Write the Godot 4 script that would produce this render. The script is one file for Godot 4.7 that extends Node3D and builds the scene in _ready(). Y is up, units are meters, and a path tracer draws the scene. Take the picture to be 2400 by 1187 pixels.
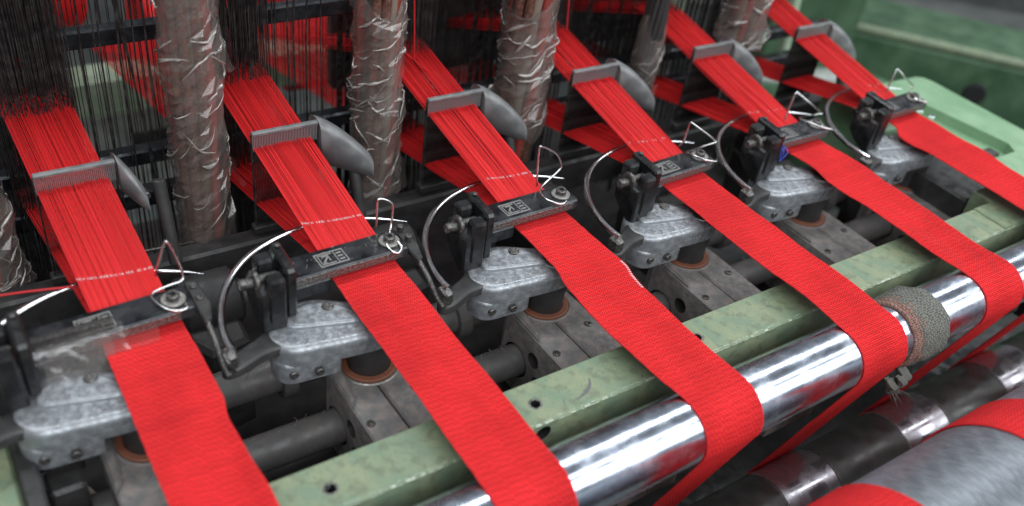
extends Node3D
# A narrow-fabric needle loom seen close up: six weaving heads side by side along x, cloth running towards +z.
# y is up, metres; y = 0 is the plane of the woven ribbons, x = 0 the first head's bolt.

const PITCH := 0.13
const ORD := ["first", "second", "third", "fourth", "fifth", "sixth"]
var M := {}
var used := {}
var rng := RandomNumberGenerator.new()

# ------------------------------------------------------------------ naming and grouping
func numbered(n: String) -> String:
	if not used.has(n):
		used[n] = 0
		return n
	used[n] += 1
	return "%s_%03d" % [n, used[n]]

func thing(called: String, label: String, category: String, at := Vector3.ZERO, group := "") -> Node3D:
	var o := Node3D.new()
	o.name = numbered(called)
	add_child(o)
	o.position = at
	tag(o, label, category, group)
	return o

func tag(o: Node, label: String, category: String, group := "") -> void:
	o.set_meta("label", label)
	o.set_meta("category", category)
	if group != "":
		o.set_meta("group", group)

func part(called: String, st: SurfaceTool, m: Material, parent: Node, stuff := false) -> MeshInstance3D:
	st.generate_normals()
	var o := MeshInstance3D.new()
	o.mesh = st.commit()
	o.material_override = m
	if parent == self:
		o.name = numbered(called)
		add_child(o)
	else:
		var n := called
		var k := 0
		while parent.has_node(NodePath(n)):
			k += 1
			n = "%s_%03d" % [called, k]
		o.name = n
		parent.add_child(o)
	if stuff:
		o.set_meta("kind", "stuff")
	return o

# ------------------------------------------------------------------ shapes
func mb() -> SurfaceTool:
	var st := SurfaceTool.new()
	st.begin(Mesh.PRIMITIVE_TRIANGLES)
	st.set_smooth_group(-1)
	return st

func tri(st: SurfaceTool, a: Vector3, b: Vector3, c: Vector3, out: Vector3) -> void:
	if (b - a).cross(c - a).dot(out) > 0.0:
		st.add_vertex(a); st.add_vertex(c); st.add_vertex(b)
	else:
		st.add_vertex(a); st.add_vertex(b); st.add_vertex(c)

func quad(st: SurfaceTool, a: Vector3, b: Vector3, c: Vector3, d: Vector3, out: Vector3) -> void:
	tri(st, a, b, c, out)
	tri(st, a, c, d, out)

func inset(poly: PackedVector2Array, by: float) -> PackedVector2Array:
	var r := PackedVector2Array()
	var n := poly.size()
	for i in n:
		var p := poly[i]
		var e0 := (p - poly[(i + n - 1) % n]).normalized()
		var e1 := (poly[(i + 1) % n] - p).normalized()
		var n0 := Vector2(-e0.y, e0.x)
		var n1 := Vector2(-e1.y, e1.x)
		var m := (n0 + n1)
		var k := 1.0 + n0.dot(n1)
		r.append(p + m * (by / maxf(k, 0.35)))
	return r

# a prism: poly lies in the local x-y plane of xf, depth runs along its z from 0; edges of both ends bevelled
func prism(st: SurfaceTool, points: PackedVector2Array, depth: float, xf: Transform3D, bevel := 0.0008) -> void:
	var poly := points.duplicate()
	if Geometry2D.is_polygon_clockwise(poly):
		poly.reverse()
	# Geometry2D says clockwise in a y-down sense; make the signed area positive
	var area := 0.0
	for i in poly.size():
		area += poly[i].cross(poly[(i + 1) % poly.size()])
	if area < 0.0:
		poly.reverse()
	var small := inset(poly, bevel) if bevel > 0.0 else poly
	var n := poly.size()
	var tris := Geometry2D.triangulate_polygon(small)
	st.set_smooth_group(-1)
	for k in range(0, tris.size(), 3):
		for z in [0.0, depth]:
			var out: Vector3 = xf.basis * Vector3(0, 0, -1.0 if z == 0.0 else 1.0)
			var v := []
			for j in 3:
				var q := small[tris[k + j]]
				v.append(xf * Vector3(q.x, q.y, z))
			tri(st, v[0], v[1], v[2], out)
	for i in n:
		var j := (i + 1) % n
		var e := (poly[j] - poly[i])
		var out := xf.basis * Vector3(e.y, -e.x, 0).normalized()
		var a := poly[i]
		var b := poly[j]
		var sa := small[i]
		var sb := small[j]
		quad(st, xf * Vector3(a.x, a.y, bevel), xf * Vector3(b.x, b.y, bevel), xf * Vector3(b.x, b.y, depth - bevel), xf * Vector3(a.x, a.y, depth - bevel), out)
		if bevel > 0.0:
			var zz := xf.basis.z
			quad(st, xf * Vector3(sa.x, sa.y, 0), xf * Vector3(sb.x, sb.y, 0), xf * Vector3(b.x, b.y, bevel), xf * Vector3(a.x, a.y, bevel), out - zz)
			quad(st, xf * Vector3(sa.x, sa.y, depth), xf * Vector3(sb.x, sb.y, depth), xf * Vector3(b.x, b.y, depth - bevel), xf * Vector3(a.x, a.y, depth - bevel), out + zz)

func box(st: SurfaceTool, c: Vector3, s: Vector3, bevel := 0.0008, basis := Basis()) -> void:
	var h := s / 2.0
	var cut := minf(bevel, minf(h.x, h.y) * 0.5)
	var p := PackedVector2Array([Vector2(-h.x + cut, -h.y), Vector2(h.x - cut, -h.y), Vector2(h.x, -h.y + cut), Vector2(h.x, h.y - cut), Vector2(h.x - cut, h.y), Vector2(-h.x + cut, h.y), Vector2(-h.x, h.y - cut), Vector2(-h.x, -h.y + cut)])
	if bevel <= 0.0:
		p = PackedVector2Array([Vector2(-h.x, -h.y), Vector2(h.x, -h.y), Vector2(h.x, h.y), Vector2(-h.x, h.y)])
	prism(st, p, s.z, Transform3D(basis, c - basis.z * h.z), minf(bevel, h.z * 0.5))

func flat_xf(y: float) -> Transform3D:      # polygons given as (x, -z); depth goes up from y
	return Transform3D(Basis(Vector3.RIGHT, Vector3(0, 0, -1), Vector3.UP), Vector3(0, y, 0))

func plan(st: SurfaceTool, pts: Array, y0: float, y1: float, bevel := 0.0008) -> void:   # pts as [x, z]
	var p := PackedVector2Array()
	for q in pts:
		p.append(Vector2(q[0], -q[1]))
	prism(st, p, y1 - y0, flat_xf(y0), bevel)

# a casting: outline [x, z] rounded by a closed curve, standing from y0 to y1 with a rounded upper edge
func casting(st: SurfaceTool, pts: Array, y0: float, y1: float, round_: float, per := 5) -> void:
	var base := PackedVector2Array()
	var n := pts.size()
	for i in n:
		for k in per:
			var f := float(k) / per
			var q := []
			for o in [-1, 0, 1, 2]:
				var e = pts[(i + o + n) % n]
				q.append(Vector2(e[0], -e[1]))
			base.append(q[1].cubic_interpolate(q[2], q[0], q[3], f))
	var area := 0.0
	for i in base.size():
		area += base[i].cross(base[(i + 1) % base.size()])
	if area < 0.0:
		base.reverse()
	var rings := []
	for lv in [[0.0, 0.0], [1.0, 0.0], [1.0, 0.25], [1.0, 0.5], [1.0, 0.75], [1.0, 1.0]]:
		var ang: float = lv[1] * PI * 0.5
		var y: float = y0 if lv[0] == 0.0 else y1 - round_ + sin(ang) * round_
		var p := inset(base, (1.0 - cos(ang)) * round_)
		var r := PackedVector3Array()
		for v in p:
			r.append(Vector3(v.x, y, -v.y))
		rings.append(r)
	skin(st, rings)

func side_frame(d: Vector3) -> Array:
	var u := d.cross(Vector3.UP if absf(d.y) < 0.9 else Vector3.RIGHT).normalized()
	return [u, d.cross(u).normalized()]

# rings of points swept into a skin
func skin(st: SurfaceTool, rings: Array, caps := true, group := 1) -> void:
	st.set_smooth_group(group)
	for i in rings.size() - 1:
		var a: PackedVector3Array = rings[i]
		var b: PackedVector3Array = rings[i + 1]
		var mid := Vector3.ZERO
		for p in a:
			mid += p
		for p in b:
			mid += p
		mid /= a.size() + b.size()
		var n := a.size()
		for j in n:
			var k := (j + 1) % n
			quad(st, a[j], a[k], b[k], b[j], (a[j] + b[k]) * 0.5 - mid)
	if caps:
		st.set_smooth_group(-1)
		for w in [0, rings.size() - 1]:
			var r: PackedVector3Array = rings[w]
			var other: PackedVector3Array = rings[1] if w == 0 else rings[rings.size() - 2]
			var c := Vector3.ZERO
			for p in r:
				c += p
			c /= r.size()
			var oc := Vector3.ZERO
			for p in other:
				oc += p
			oc /= other.size()
			for j in r.size():
				tri(st, c, r[j], r[(j + 1) % r.size()], c - oc)

func ring(c: Vector3, u: Vector3, v: Vector3, r: float, seg: int) -> PackedVector3Array:
	var p := PackedVector3Array()
	for k in seg:
		var a := TAU * k / seg
		p.append(c + (u * cos(a) + v * sin(a)) * r)
	return p

# a turned body along an axis: profile as [distance, radius]; sharp corners between bands
func lathe(st: SurfaceTool, from: Vector3, axis: Vector3, profile: Array, seg := 32, hard := true) -> void:
	var d := axis.normalized()
	var f := side_frame(d)
	var group := 1
	for i in profile.size() - 1:
		var p = profile[i]
		var q = profile[i + 1]
		st.set_smooth_group(group)
		for k in seg:
			var a := TAU * k / seg
			var b := TAU * (k + 1) / seg
			var ra: Vector3 = f[0] * cos(a) + f[1] * sin(a)
			var rb: Vector3 = f[0] * cos(b) + f[1] * sin(b)
			var out: Vector3 = (ra + rb) * (q[0] - p[0]) - d * 2.0 * (q[1] - p[1])
			if absf(q[0] - p[0]) < 1e-9:
				out = d * (-1.0 if q[1] > p[1] else 1.0) * (1.0 if q[0] >= p[0] else -1.0)
				var low: float = profile[0][0]
				var high: float = profile[profile.size() - 1][0]
				if absf(q[0] - low) < 1e-9 and absf(high - low) > 1e-9:
					out = -d
			quad(st, from + d * p[0] + ra * p[1], from + d * p[0] + rb * p[1], from + d * q[0] + rb * q[1], from + d * q[0] + ra * q[1], out)
		if hard:
			group += 1

func rod(st: SurfaceTool, a: Vector3, b: Vector3, r: float, seg := 24, edge := 0.0006) -> void:
	var l := a.distance_to(b)
	lathe(st, a, b - a, [[0.0, 0.0], [0.0, r - edge], [edge, r], [l - edge, r], [l, r - edge], [l, 0.0]], seg)

func tube(st: SurfaceTool, pts: Array, r: float, seg := 8, r_end := -1.0) -> void:
	var rings := []
	var u := Vector3.ZERO
	for i in pts.size():
		var d: Vector3 = (pts[mini(i + 1, pts.size() - 1)] - pts[maxi(i - 1, 0)]).normalized()
		if u == Vector3.ZERO:
			u = side_frame(d)[0]
		u = (u - d * u.dot(d)).normalized()
		var t := float(i) / maxf(1.0, pts.size() - 1)
		rings.append(ring(pts[i], u, d.cross(u), r if r_end < 0.0 else lerpf(r, r_end, t), seg))
	skin(st, rings)

func smooth_path(pts: Array, per := 6) -> Array:
	var c := Curve3D.new()
	for i in pts.size():
		var d: Vector3 = (pts[mini(i + 1, pts.size() - 1)] - pts[maxi(i - 1, 0)]) / 6.0
		c.add_point(pts[i], -d, d)
	var r := []
	for i in pts.size() - 1:
		for k in per:
			r.append(c.sample(i, float(k) / per))
	r.append(pts[pts.size() - 1])
	return r

# ------------------------------------------------------------------ textures and materials
func noise(seed_: int, freq: float, octaves := 4) -> FastNoiseLite:
	var n := FastNoiseLite.new()
	n.seed = seed_
	n.frequency = freq
	n.fractal_octaves = octaves
	n.noise_type = FastNoiseLite.TYPE_SIMPLEX_SMOOTH
	return n

func noise_tex(seed_: int, freq: float, stops: Array, size := 256, octaves := 5) -> NoiseTexture2D:
	var t := NoiseTexture2D.new()
	t.width = size
	t.height = size
	t.seamless = true
	t.noise = noise(seed_, freq, octaves)
	var g := Gradient.new()
	var offs := PackedFloat32Array()
	var cols := PackedColorArray()
	for s in stops:
		offs.append(s[0])
		cols.append(s[1])
	g.offsets = offs
	g.colors = cols
	t.color_ramp = g
	return t

func lin(r: float, g: float, b: float, a := 1.0) -> Color:
	var c := Color(r, g, b).linear_to_srgb()
	c.a = a
	return c

func plain(r: float, g: float, b: float, rough := 0.5, metal := 0.0) -> StandardMaterial3D:
	var m := StandardMaterial3D.new()
	m.albedo_color = lin(r, g, b)
	m.roughness = rough
	m.metallic = metal
	return m

# two tones of a colour mottled together, with relief of the same pattern
func mottled(a: Color, b: Color, rough: float, metal: float, freq: float, scale: float, seed_: int, bump := 0.02, size := 256) -> StandardMaterial3D:
	var m := StandardMaterial3D.new()
	m.albedo_texture = noise_tex(seed_, freq, [[0.25, a], [0.5, a.lerp(b, 0.45)], [0.75, b]], size)
	m.roughness = 1.0
	m.roughness_texture = noise_tex(seed_ + 7, freq * 1.7, [[0.3, Color.from_hsv(0, 0, clampf(rough - 0.12, 0.03, 1))], [0.7, Color.from_hsv(0, 0, clampf(rough + 0.14, 0.03, 1))]], size)
	m.metallic = metal
	m.uv1_triplanar = true
	m.uv1_scale = Vector3.ONE * scale
	if bump > 0.0:
		m.heightmap_enabled = true
		m.heightmap_texture = noise_tex(seed_ + 3, freq * 3.0, [[0.2, Color.BLACK], [0.8, Color.WHITE]], size)
		m.heightmap_scale = bump
	return m

func weave_maps() -> Array:
	# one repeat of the cloth: 8 warp ends by 8 picks; each crossing a rounded float, shade painted darker into the gaps between them
	var n := 256
	var h := Image.create(n, n, false, Image.FORMAT_RGB8)
	var c := Image.create(n, n, false, Image.FORMAT_RGB8)
	var cells := 8
	var nn := noise(21, 0.11, 3)
	for y in n:
		for x in n:
			var u := float(x) / n * cells
			var v := float(y) / n * cells
			var row := int(v)
			var shift := 0.5 if row % 2 == 0 else 0.0
			var fu := fposmod(u + shift, 1.0) - 0.5
			var fv := fposmod(v, 1.0) - 0.5
			var cell := int(fposmod(u + shift, cells))
			var tilt := fu * 0.35 * (1.0 if (row / 2 + cell) % 2 == 0 else -0.6)
			var d := sqrt(pow(fu / 0.54, 2.0) + pow((fv + tilt) / 0.47, 2.0))
			var hh := sqrt(clampf(1.0 - d * d, 0.0, 1.0))
			var fibre := 0.06 * sin((fv + tilt) * 34.0) + nn.get_noise_2d(x, y) * 0.10
			hh = clampf(hh * 0.86 + fibre + 0.05, 0.0, 1.0)
			h.set_pixel(x, y, Color(hh, hh, hh))
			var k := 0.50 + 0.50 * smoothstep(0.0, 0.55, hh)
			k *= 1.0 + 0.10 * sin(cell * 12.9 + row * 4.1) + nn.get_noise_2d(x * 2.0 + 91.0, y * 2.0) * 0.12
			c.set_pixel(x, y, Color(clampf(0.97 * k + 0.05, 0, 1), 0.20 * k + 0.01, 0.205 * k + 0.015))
	return [ImageTexture.create_from_image(c), ImageTexture.create_from_image(h)]

func gauze_maps() -> Array:
	var n := 128
	var h := Image.create(n, n, false, Image.FORMAT_RGB8)
	var c := Image.create(n, n, false, Image.FORMAT_RGB8)
	var nn := noise(33, 0.05, 3)
	for y in n:
		for x in n:
			var wob := nn.get_noise_2d(x, y) * 0.35
			var u := float(x) / n * 8.0 + wob
			var v := float(y) / n * 8.0 - wob * 0.6
			var a := absf(sin(u * PI))
			var b := absf(sin(v * PI))
			var hh := clampf(maxf(a * (0.6 + 0.4 * float(int(u + v) % 2)), b * 0.8), 0.0, 1.0)
			h.set_pixel(x, y, Color(hh, hh, hh))
			var k := 0.30 + 0.70 * hh
			c.set_pixel(x, y, Color(0.50 * k, 0.495 * k, 0.46 * k))
	return [ImageTexture.create_from_image(c), ImageTexture.create_from_image(h)]

func paint_maps() -> Array:
	# old green machine enamel: two tones, small pits and scuffs, rubbed dark marks
	var n := 512
	var c := Image.create(n, n, false, Image.FORMAT_RGB8)
	var h := Image.create(n, n, false, Image.FORMAT_RGB8)
	var big := noise(5, 0.010, 4)
	var mid := noise(6, 0.045, 4)
	var pit := noise(8, 0.16, 2)
	var scr := noise(9, 0.02, 3)
	for y in n:
		for x in n:
			var t := clampf(big.get_noise_2d(x, y) * 1.0 + 0.5, 0, 1)
			var col := Color(0.43, 0.50, 0.405).lerp(Color(0.52, 0.545, 0.425), t)
			col = col.lerp(Color(0.40, 0.49, 0.41), clampf(mid.get_noise_2d(x, y) * 0.7, 0, 0.3))
			var p := pit.get_noise_2d(x, y)
			var hh := 0.6 + 0.10 * mid.get_noise_2d(x * 3.0, y * 3.0)
			if p > 0.60:
				col = col.lerp(Color(0.16, 0.16, 0.14), clampf((p - 0.66) * 12.0, 0, 0.85))
				hh -= 0.4
			var s := scr.get_noise_2d(x * 0.6, y * 6.0)
			if absf(s) < 0.010 and mid.get_noise_2d(x, y + 300) > 0.10:
				col = col.lerp(Color(0.24, 0.25, 0.22), 0.6)
			col = col.lerp(Color(0.36, 0.38, 0.30), clampf((mid.get_noise_2d(x * 0.5 + 200, y * 0.5) - 0.10) * 1.5, 0, 0.45))
			c.set_pixel(x, y, col)
			h.set_pixel(x, y, Color(hh, hh, hh))
	return [ImageTexture.create_from_image(c), ImageTexture.create_from_image(h)]

func make_materials() -> void:
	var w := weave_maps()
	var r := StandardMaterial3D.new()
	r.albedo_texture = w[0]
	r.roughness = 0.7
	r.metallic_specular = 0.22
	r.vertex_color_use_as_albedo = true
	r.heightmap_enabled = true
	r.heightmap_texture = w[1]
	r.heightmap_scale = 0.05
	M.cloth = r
	M.selvage = plain(0.70, 0.032, 0.034, 0.65)
	M.selvage.metallic_specular = 0.25
	var y := plain(0.68, 0.012, 0.014, 0.48)
	y.vertex_color_use_as_albedo = true
	y.metallic_specular = 0.35
	y.albedo_color = Color.WHITE
	M.yarn = y
	M.red_thread = plain(0.5, 0.012, 0.016, 0.6)
	M.white_thread_and_glint = plain(0.75, 0.7, 0.7, 0.6)  # pulled edge stitches, and the painted glint ticks on the warp
	M.black = mottled(lin(0.011, 0.011, 0.012), lin(0.030, 0.029, 0.029), 0.30, 0.2, 0.012, 12.0, 11, 0.004)
	M.black_plate = mottled(lin(0.014, 0.015, 0.018), lin(0.05, 0.051, 0.055), 0.27, 0.4, 0.012, 12.0, 12, 0.004)
	M.worn = mottled(lin(0.10, 0.09, 0.08), lin(0.32, 0.30, 0.28), 0.38, 0.7, 0.05, 40.0, 14, 0.015)
	M.emblem = mottled(lin(0.20, 0.19, 0.18), lin(0.34, 0.33, 0.31), 0.5, 0.3, 0.06, 60.0, 15, 0.0)
	M.cast = mottled(lin(0.170, 0.163, 0.160), lin(0.265, 0.225, 0.203), 0.60, 0.15, 0.04, 10.0, 16, 0.016)
	M.cast_dark = mottled(lin(0.028, 0.027, 0.026), lin(0.050, 0.046, 0.044), 0.5, 0.1, 0.015, 9.0, 17, 0.015)
	M.shaft = mottled(lin(0.105, 0.100, 0.099), lin(0.155, 0.138, 0.128), 0.50, 0.2, 0.014, 10.0, 18, 0.02)
	M.bush = mottled(lin(0.30, 0.085, 0.045), lin(0.22, 0.11, 0.07), 0.55, 0.2, 0.05, 40.0, 19, 0.01)
	M.steel = mottled(lin(0.38, 0.37, 0.36), lin(0.55, 0.54, 0.53), 0.33, 0.9, 0.03, 30.0, 20, 0.006)
	M.alloy = mottled(lin(0.24, 0.245, 0.255), lin(0.40, 0.415, 0.435), 0.38, 0.5, 0.05, 12.0, 22, 0.008)
	M.bright = plain(0.86, 0.87, 0.88, 0.14, 1.0)
	M.wire = plain(0.72, 0.70, 0.69, 0.2, 1.0)
	M.bolt = mottled(lin(0.07, 0.066, 0.062), lin(0.19, 0.175, 0.165), 0.36, 0.7, 0.03, 60.0, 23, 0.01)
	M.washer = mottled(lin(0.22, 0.21, 0.19), lin(0.42, 0.40, 0.37), 0.4, 0.6, 0.03, 60.0, 24, 0.01)
	M.heddle = mottled(lin(0.030, 0.028, 0.027), lin(0.12, 0.112, 0.108), 0.38, 0.6, 0.05, 8.0, 25, 0.0)
	M.dent = plain(0.40, 0.40, 0.40, 0.36, 0.6)
	M.reed_frame = mottled(lin(0.15, 0.15, 0.15), lin(0.25, 0.25, 0.245), 0.46, 0.25, 0.02, 12.0, 26, 0.006)
	var p := paint_maps()
	var g := StandardMaterial3D.new()
	g.albedo_texture = p[0]
	g.roughness = 0.46
	g.metallic_specular = 0.45
	g.heightmap_enabled = true
	g.heightmap_texture = p[1]
	g.heightmap_scale = 0.02
	g.uv1_triplanar = true
	g.uv1_scale = Vector3.ONE * 7.0
	M.green = g
	M.cover = mottled(lin(0.20, 0.345, 0.195), lin(0.245, 0.385, 0.23), 0.32, 0.0, 0.012, 4.0, 30, 0.006)
	var dg := mottled(lin(0.040, 0.088, 0.043), lin(0.075, 0.14, 0.075), 0.42, 0.0, 0.012, 4.0, 31, 0.02)
	M.dark_green = dg
	M.rib = mottled(lin(0.075, 0.14, 0.08), lin(0.13, 0.21, 0.125), 0.36, 0.0, 0.02, 8.0, 37, 0.01)
	M.chips = mottled(lin(0.2, 0.26, 0.15), lin(0.75, 0.76, 0.70), 0.5, 0.2, 0.12, 30.0, 32, 0.03)
	var ch := StandardMaterial3D.new()
	ch.albedo_texture = noise_tex(40, 0.05, [[0.2, Color(0.74, 0.77, 0.83)], [0.55, Color(0.82, 0.85, 0.90)], [0.8, Color(0.88, 0.90, 0.94)]], 512, 6)
	ch.metallic = 1.0
	ch.roughness = 1.0
	ch.roughness_texture = noise_tex(41, 0.012, [[0.25, Color(0.17, 0.17, 0.17)], [0.6, Color(0.25, 0.25, 0.25)], [0.8, Color(0.36, 0.36, 0.36)]], 512, 6)
	ch.uv1_triplanar = true
	ch.uv1_scale = Vector3(5, 9, 9)
	ch.heightmap_enabled = true
	ch.heightmap_texture = noise_tex(42, 0.02, [[0.2, Color.BLACK], [0.8, Color.WHITE]], 256, 3)
	ch.heightmap_scale = 0.0025
	M.chrome = ch
	M.roll_dark = mottled(lin(0.070, 0.064, 0.060), lin(0.092, 0.084, 0.079), 0.38, 0.4, 0.012, 8.0, 43, 0.004)
	M.roll_band = mottled(lin(0.36, 0.33, 0.35), lin(0.44, 0.41, 0.44), 0.24, 0.85, 0.012, 8.0, 44, 0.002)
	# grip roller: fine turned grooves, streaky highlights painted in as mottle
	var kn := Image.create(256, 256, false, Image.FORMAT_RGB8)
	var kc := Image.create(256, 256, false, Image.FORMAT_RGB8)
	var kw := noise(45, 0.018, 4)
	var kf := noise(46, 0.09, 2)
	for yy in 256:
		for xx in 256:
			var a := fposmod(xx / 32.0 + 0.06 * kf.get_noise_2d(xx, yy * 0.3), 1.0)
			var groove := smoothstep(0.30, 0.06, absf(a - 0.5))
			var highlight_mottle := 0.5 + 0.9 * kw.get_noise_2d(xx, yy)
			var hh := 1.0 - groove * clampf(1.1 - highlight_mottle * 0.5, 0.4, 1.0)
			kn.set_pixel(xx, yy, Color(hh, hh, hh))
			var k := clampf(0.62 - 0.40 * groove * clampf(1.2 - highlight_mottle * 0.7, 0.3, 1.0) + 0.08 * (highlight_mottle - 0.5) + 0.035 * kf.get_noise_2d(xx * 2.0, yy * 2.0), 0.05, 1.0)
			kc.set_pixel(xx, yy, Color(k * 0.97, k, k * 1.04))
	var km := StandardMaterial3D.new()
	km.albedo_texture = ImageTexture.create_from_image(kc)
	km.roughness = 0.42
	km.metallic = 0.55
	km.heightmap_enabled = true
	km.heightmap_texture = ImageTexture.create_from_image(kn)
	km.heightmap_scale = 0.03
	M.knurl = km
	var gz := gauze_maps()
	var gm := StandardMaterial3D.new()
	gm.albedo_texture = gz[0]
	gm.roughness = 0.95
	gm.heightmap_enabled = true
	gm.heightmap_texture = gz[1]
	gm.heightmap_scale = 0.03
	M.gauze = gm
	var pk := gm.duplicate()
	pk.albedo_color = Color(1.25, 0.98, 0.95)
	M.pink_gauze = pk
	M.gauze_plain = plain(0.13, 0.127, 0.112, 0.95)
	var film := plain(0.45, 0.40, 0.36, 0.10)
	film.albedo_color.a = 0.07
	film.transparency = BaseMaterial3D.TRANSPARENCY_ALPHA
	M.film = film
	var film2 := plain(0.34, 0.29, 0.26, 0.12)
	film2.albedo_color.a = 0.16
	film2.transparency = BaseMaterial3D.TRANSPARENCY_ALPHA
	M.film_dull = film2
	var film3 := plain(0.30, 0.25, 0.22, 0.14, 0.22)
	film3.albedo_color.a = 0.05
	film3.transparency = BaseMaterial3D.TRANSPARENCY_ALPHA
	M.film_shiny = film3
	M.fold_highlight = plain(0.40, 0.36, 0.33, 0.16, 0.4)  # paler than the film, so the folds read as highlight streaks
	M.cord_brown = mottled(lin(0.065, 0.024, 0.016), lin(0.19, 0.080, 0.050), 0.7, 0.0, 0.05, 20.0, 50, 0.02)
	M.cord_tan = plain(0.20, 0.15, 0.115, 0.7)
	M.cord_red = plain(0.30, 0.04, 0.03, 0.65)
	M.cord_dark = plain(0.03, 0.028, 0.027, 0.6)
	M.cord_blue = plain(0.06, 0.07, 0.30, 0.6)
	M.cream = mottled(lin(0.40, 0.36, 0.27), lin(0.54, 0.50, 0.40), 0.6, 0.0, 0.03, 9.0, 51, 0.01)
	M.pale = mottled(lin(0.30, 0.32, 0.29), lin(0.45, 0.46, 0.42), 0.6, 0.0, 0.02, 5.0, 52, 0.0)
	M.pale_green = mottled(lin(0.35, 0.45, 0.30), lin(0.48, 0.56, 0.42), 0.55, 0.0, 0.02, 5.0, 53, 0.0)
	M.floor = mottled(lin(0.07, 0.075, 0.07), lin(0.12, 0.125, 0.115), 0.7, 0.0, 0.02, 1.5, 54, 0.0)
	M.hole = plain(0.008, 0.008, 0.008, 0.7)
	M.scratch = plain(0.12, 0.12, 0.12, 0.7)
	M.lint = plain(0.32, 0.28, 0.25, 0.9)
	M.blue = plain(0.05, 0.07, 0.42, 0.6)
	M.fluff = plain(0.62, 0.10, 0.12, 0.8)

# ------------------------------------------------------------------ ribbons
const ROLL_Y := -0.0213
const ROLL_Z := 0.1672
const ROLL_R := 0.0202

# station list: [y, z, ny, nz, length]; the path of the cloth through the rollers
func cloth_path(upto: int) -> Array:
	var r := []
	var z := -0.026
	while z < ROLL_Z - 0.0005:
		r.append([-0.0006, z, 1.0, 0.0])
		z += 0.0035
	var ar := ROLL_R + 0.0006
	var a := Vector2(ROLL_Y, ROLL_Z)        # (y, z)
	var d := Vector2(-0.170, 0.170)
	var dr := 0.0287
	var k := Vector2(-0.036, 0.293)
	var kr := 0.0558
	var w := d - a
	var exit_a := atan2(w.y, w.x) - acos((ar + dr) / w.length())   # angle from +y towards +z
	if exit_a < 0.0:
		exit_a += TAU
	arc(r, a, ar, 0.0, exit_a, 26, 1.0)
	if upto == 0:
		for t in [0.15, 0.3, 0.5, 0.75, 1.0]:
			var n := Vector2(cos(exit_a), sin(exit_a))
			var p0 := a + n * ar
			var p1 := d - n * dr
			var p := p0.lerp(p1, t)
			r.append([p.x, p.y, n.x, n.y])
		return r
	var in_d := exit_a + PI
	var v := k - d
	var exit_d := atan2(v.y, v.x) + acos((dr + kr) / v.length())
	arc(r, d, dr, in_d, exit_d, 30, -1.0)
	arc(r, k, kr, exit_d + PI, exit_d + PI + 2.9, 44, 1.0)
	return r

func arc(r: Array, c: Vector2, radius: float, a0: float, a1: float, n: int, face: float) -> void:
	for i in n + 1:
		var a := lerpf(a0, a1, float(i) / n)
		var e := Vector2(cos(a), sin(a))
		r.append([c.x + e.x * radius, c.y + e.y * radius, e.x * face, e.y * face])

func shift(table: Array, z: float) -> float:
	for i in table.size() - 1:
		if z <= table[i + 1][0]:
			var t := clampf((z - table[i][0]) / (table[i + 1][0] - table[i][0]), 0.0, 1.0)
			t = t * t * (3.0 - 2.0 * t)
			return lerpf(table[i][1], table[i + 1][1], t)
	return table[table.size() - 1][1]

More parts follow.
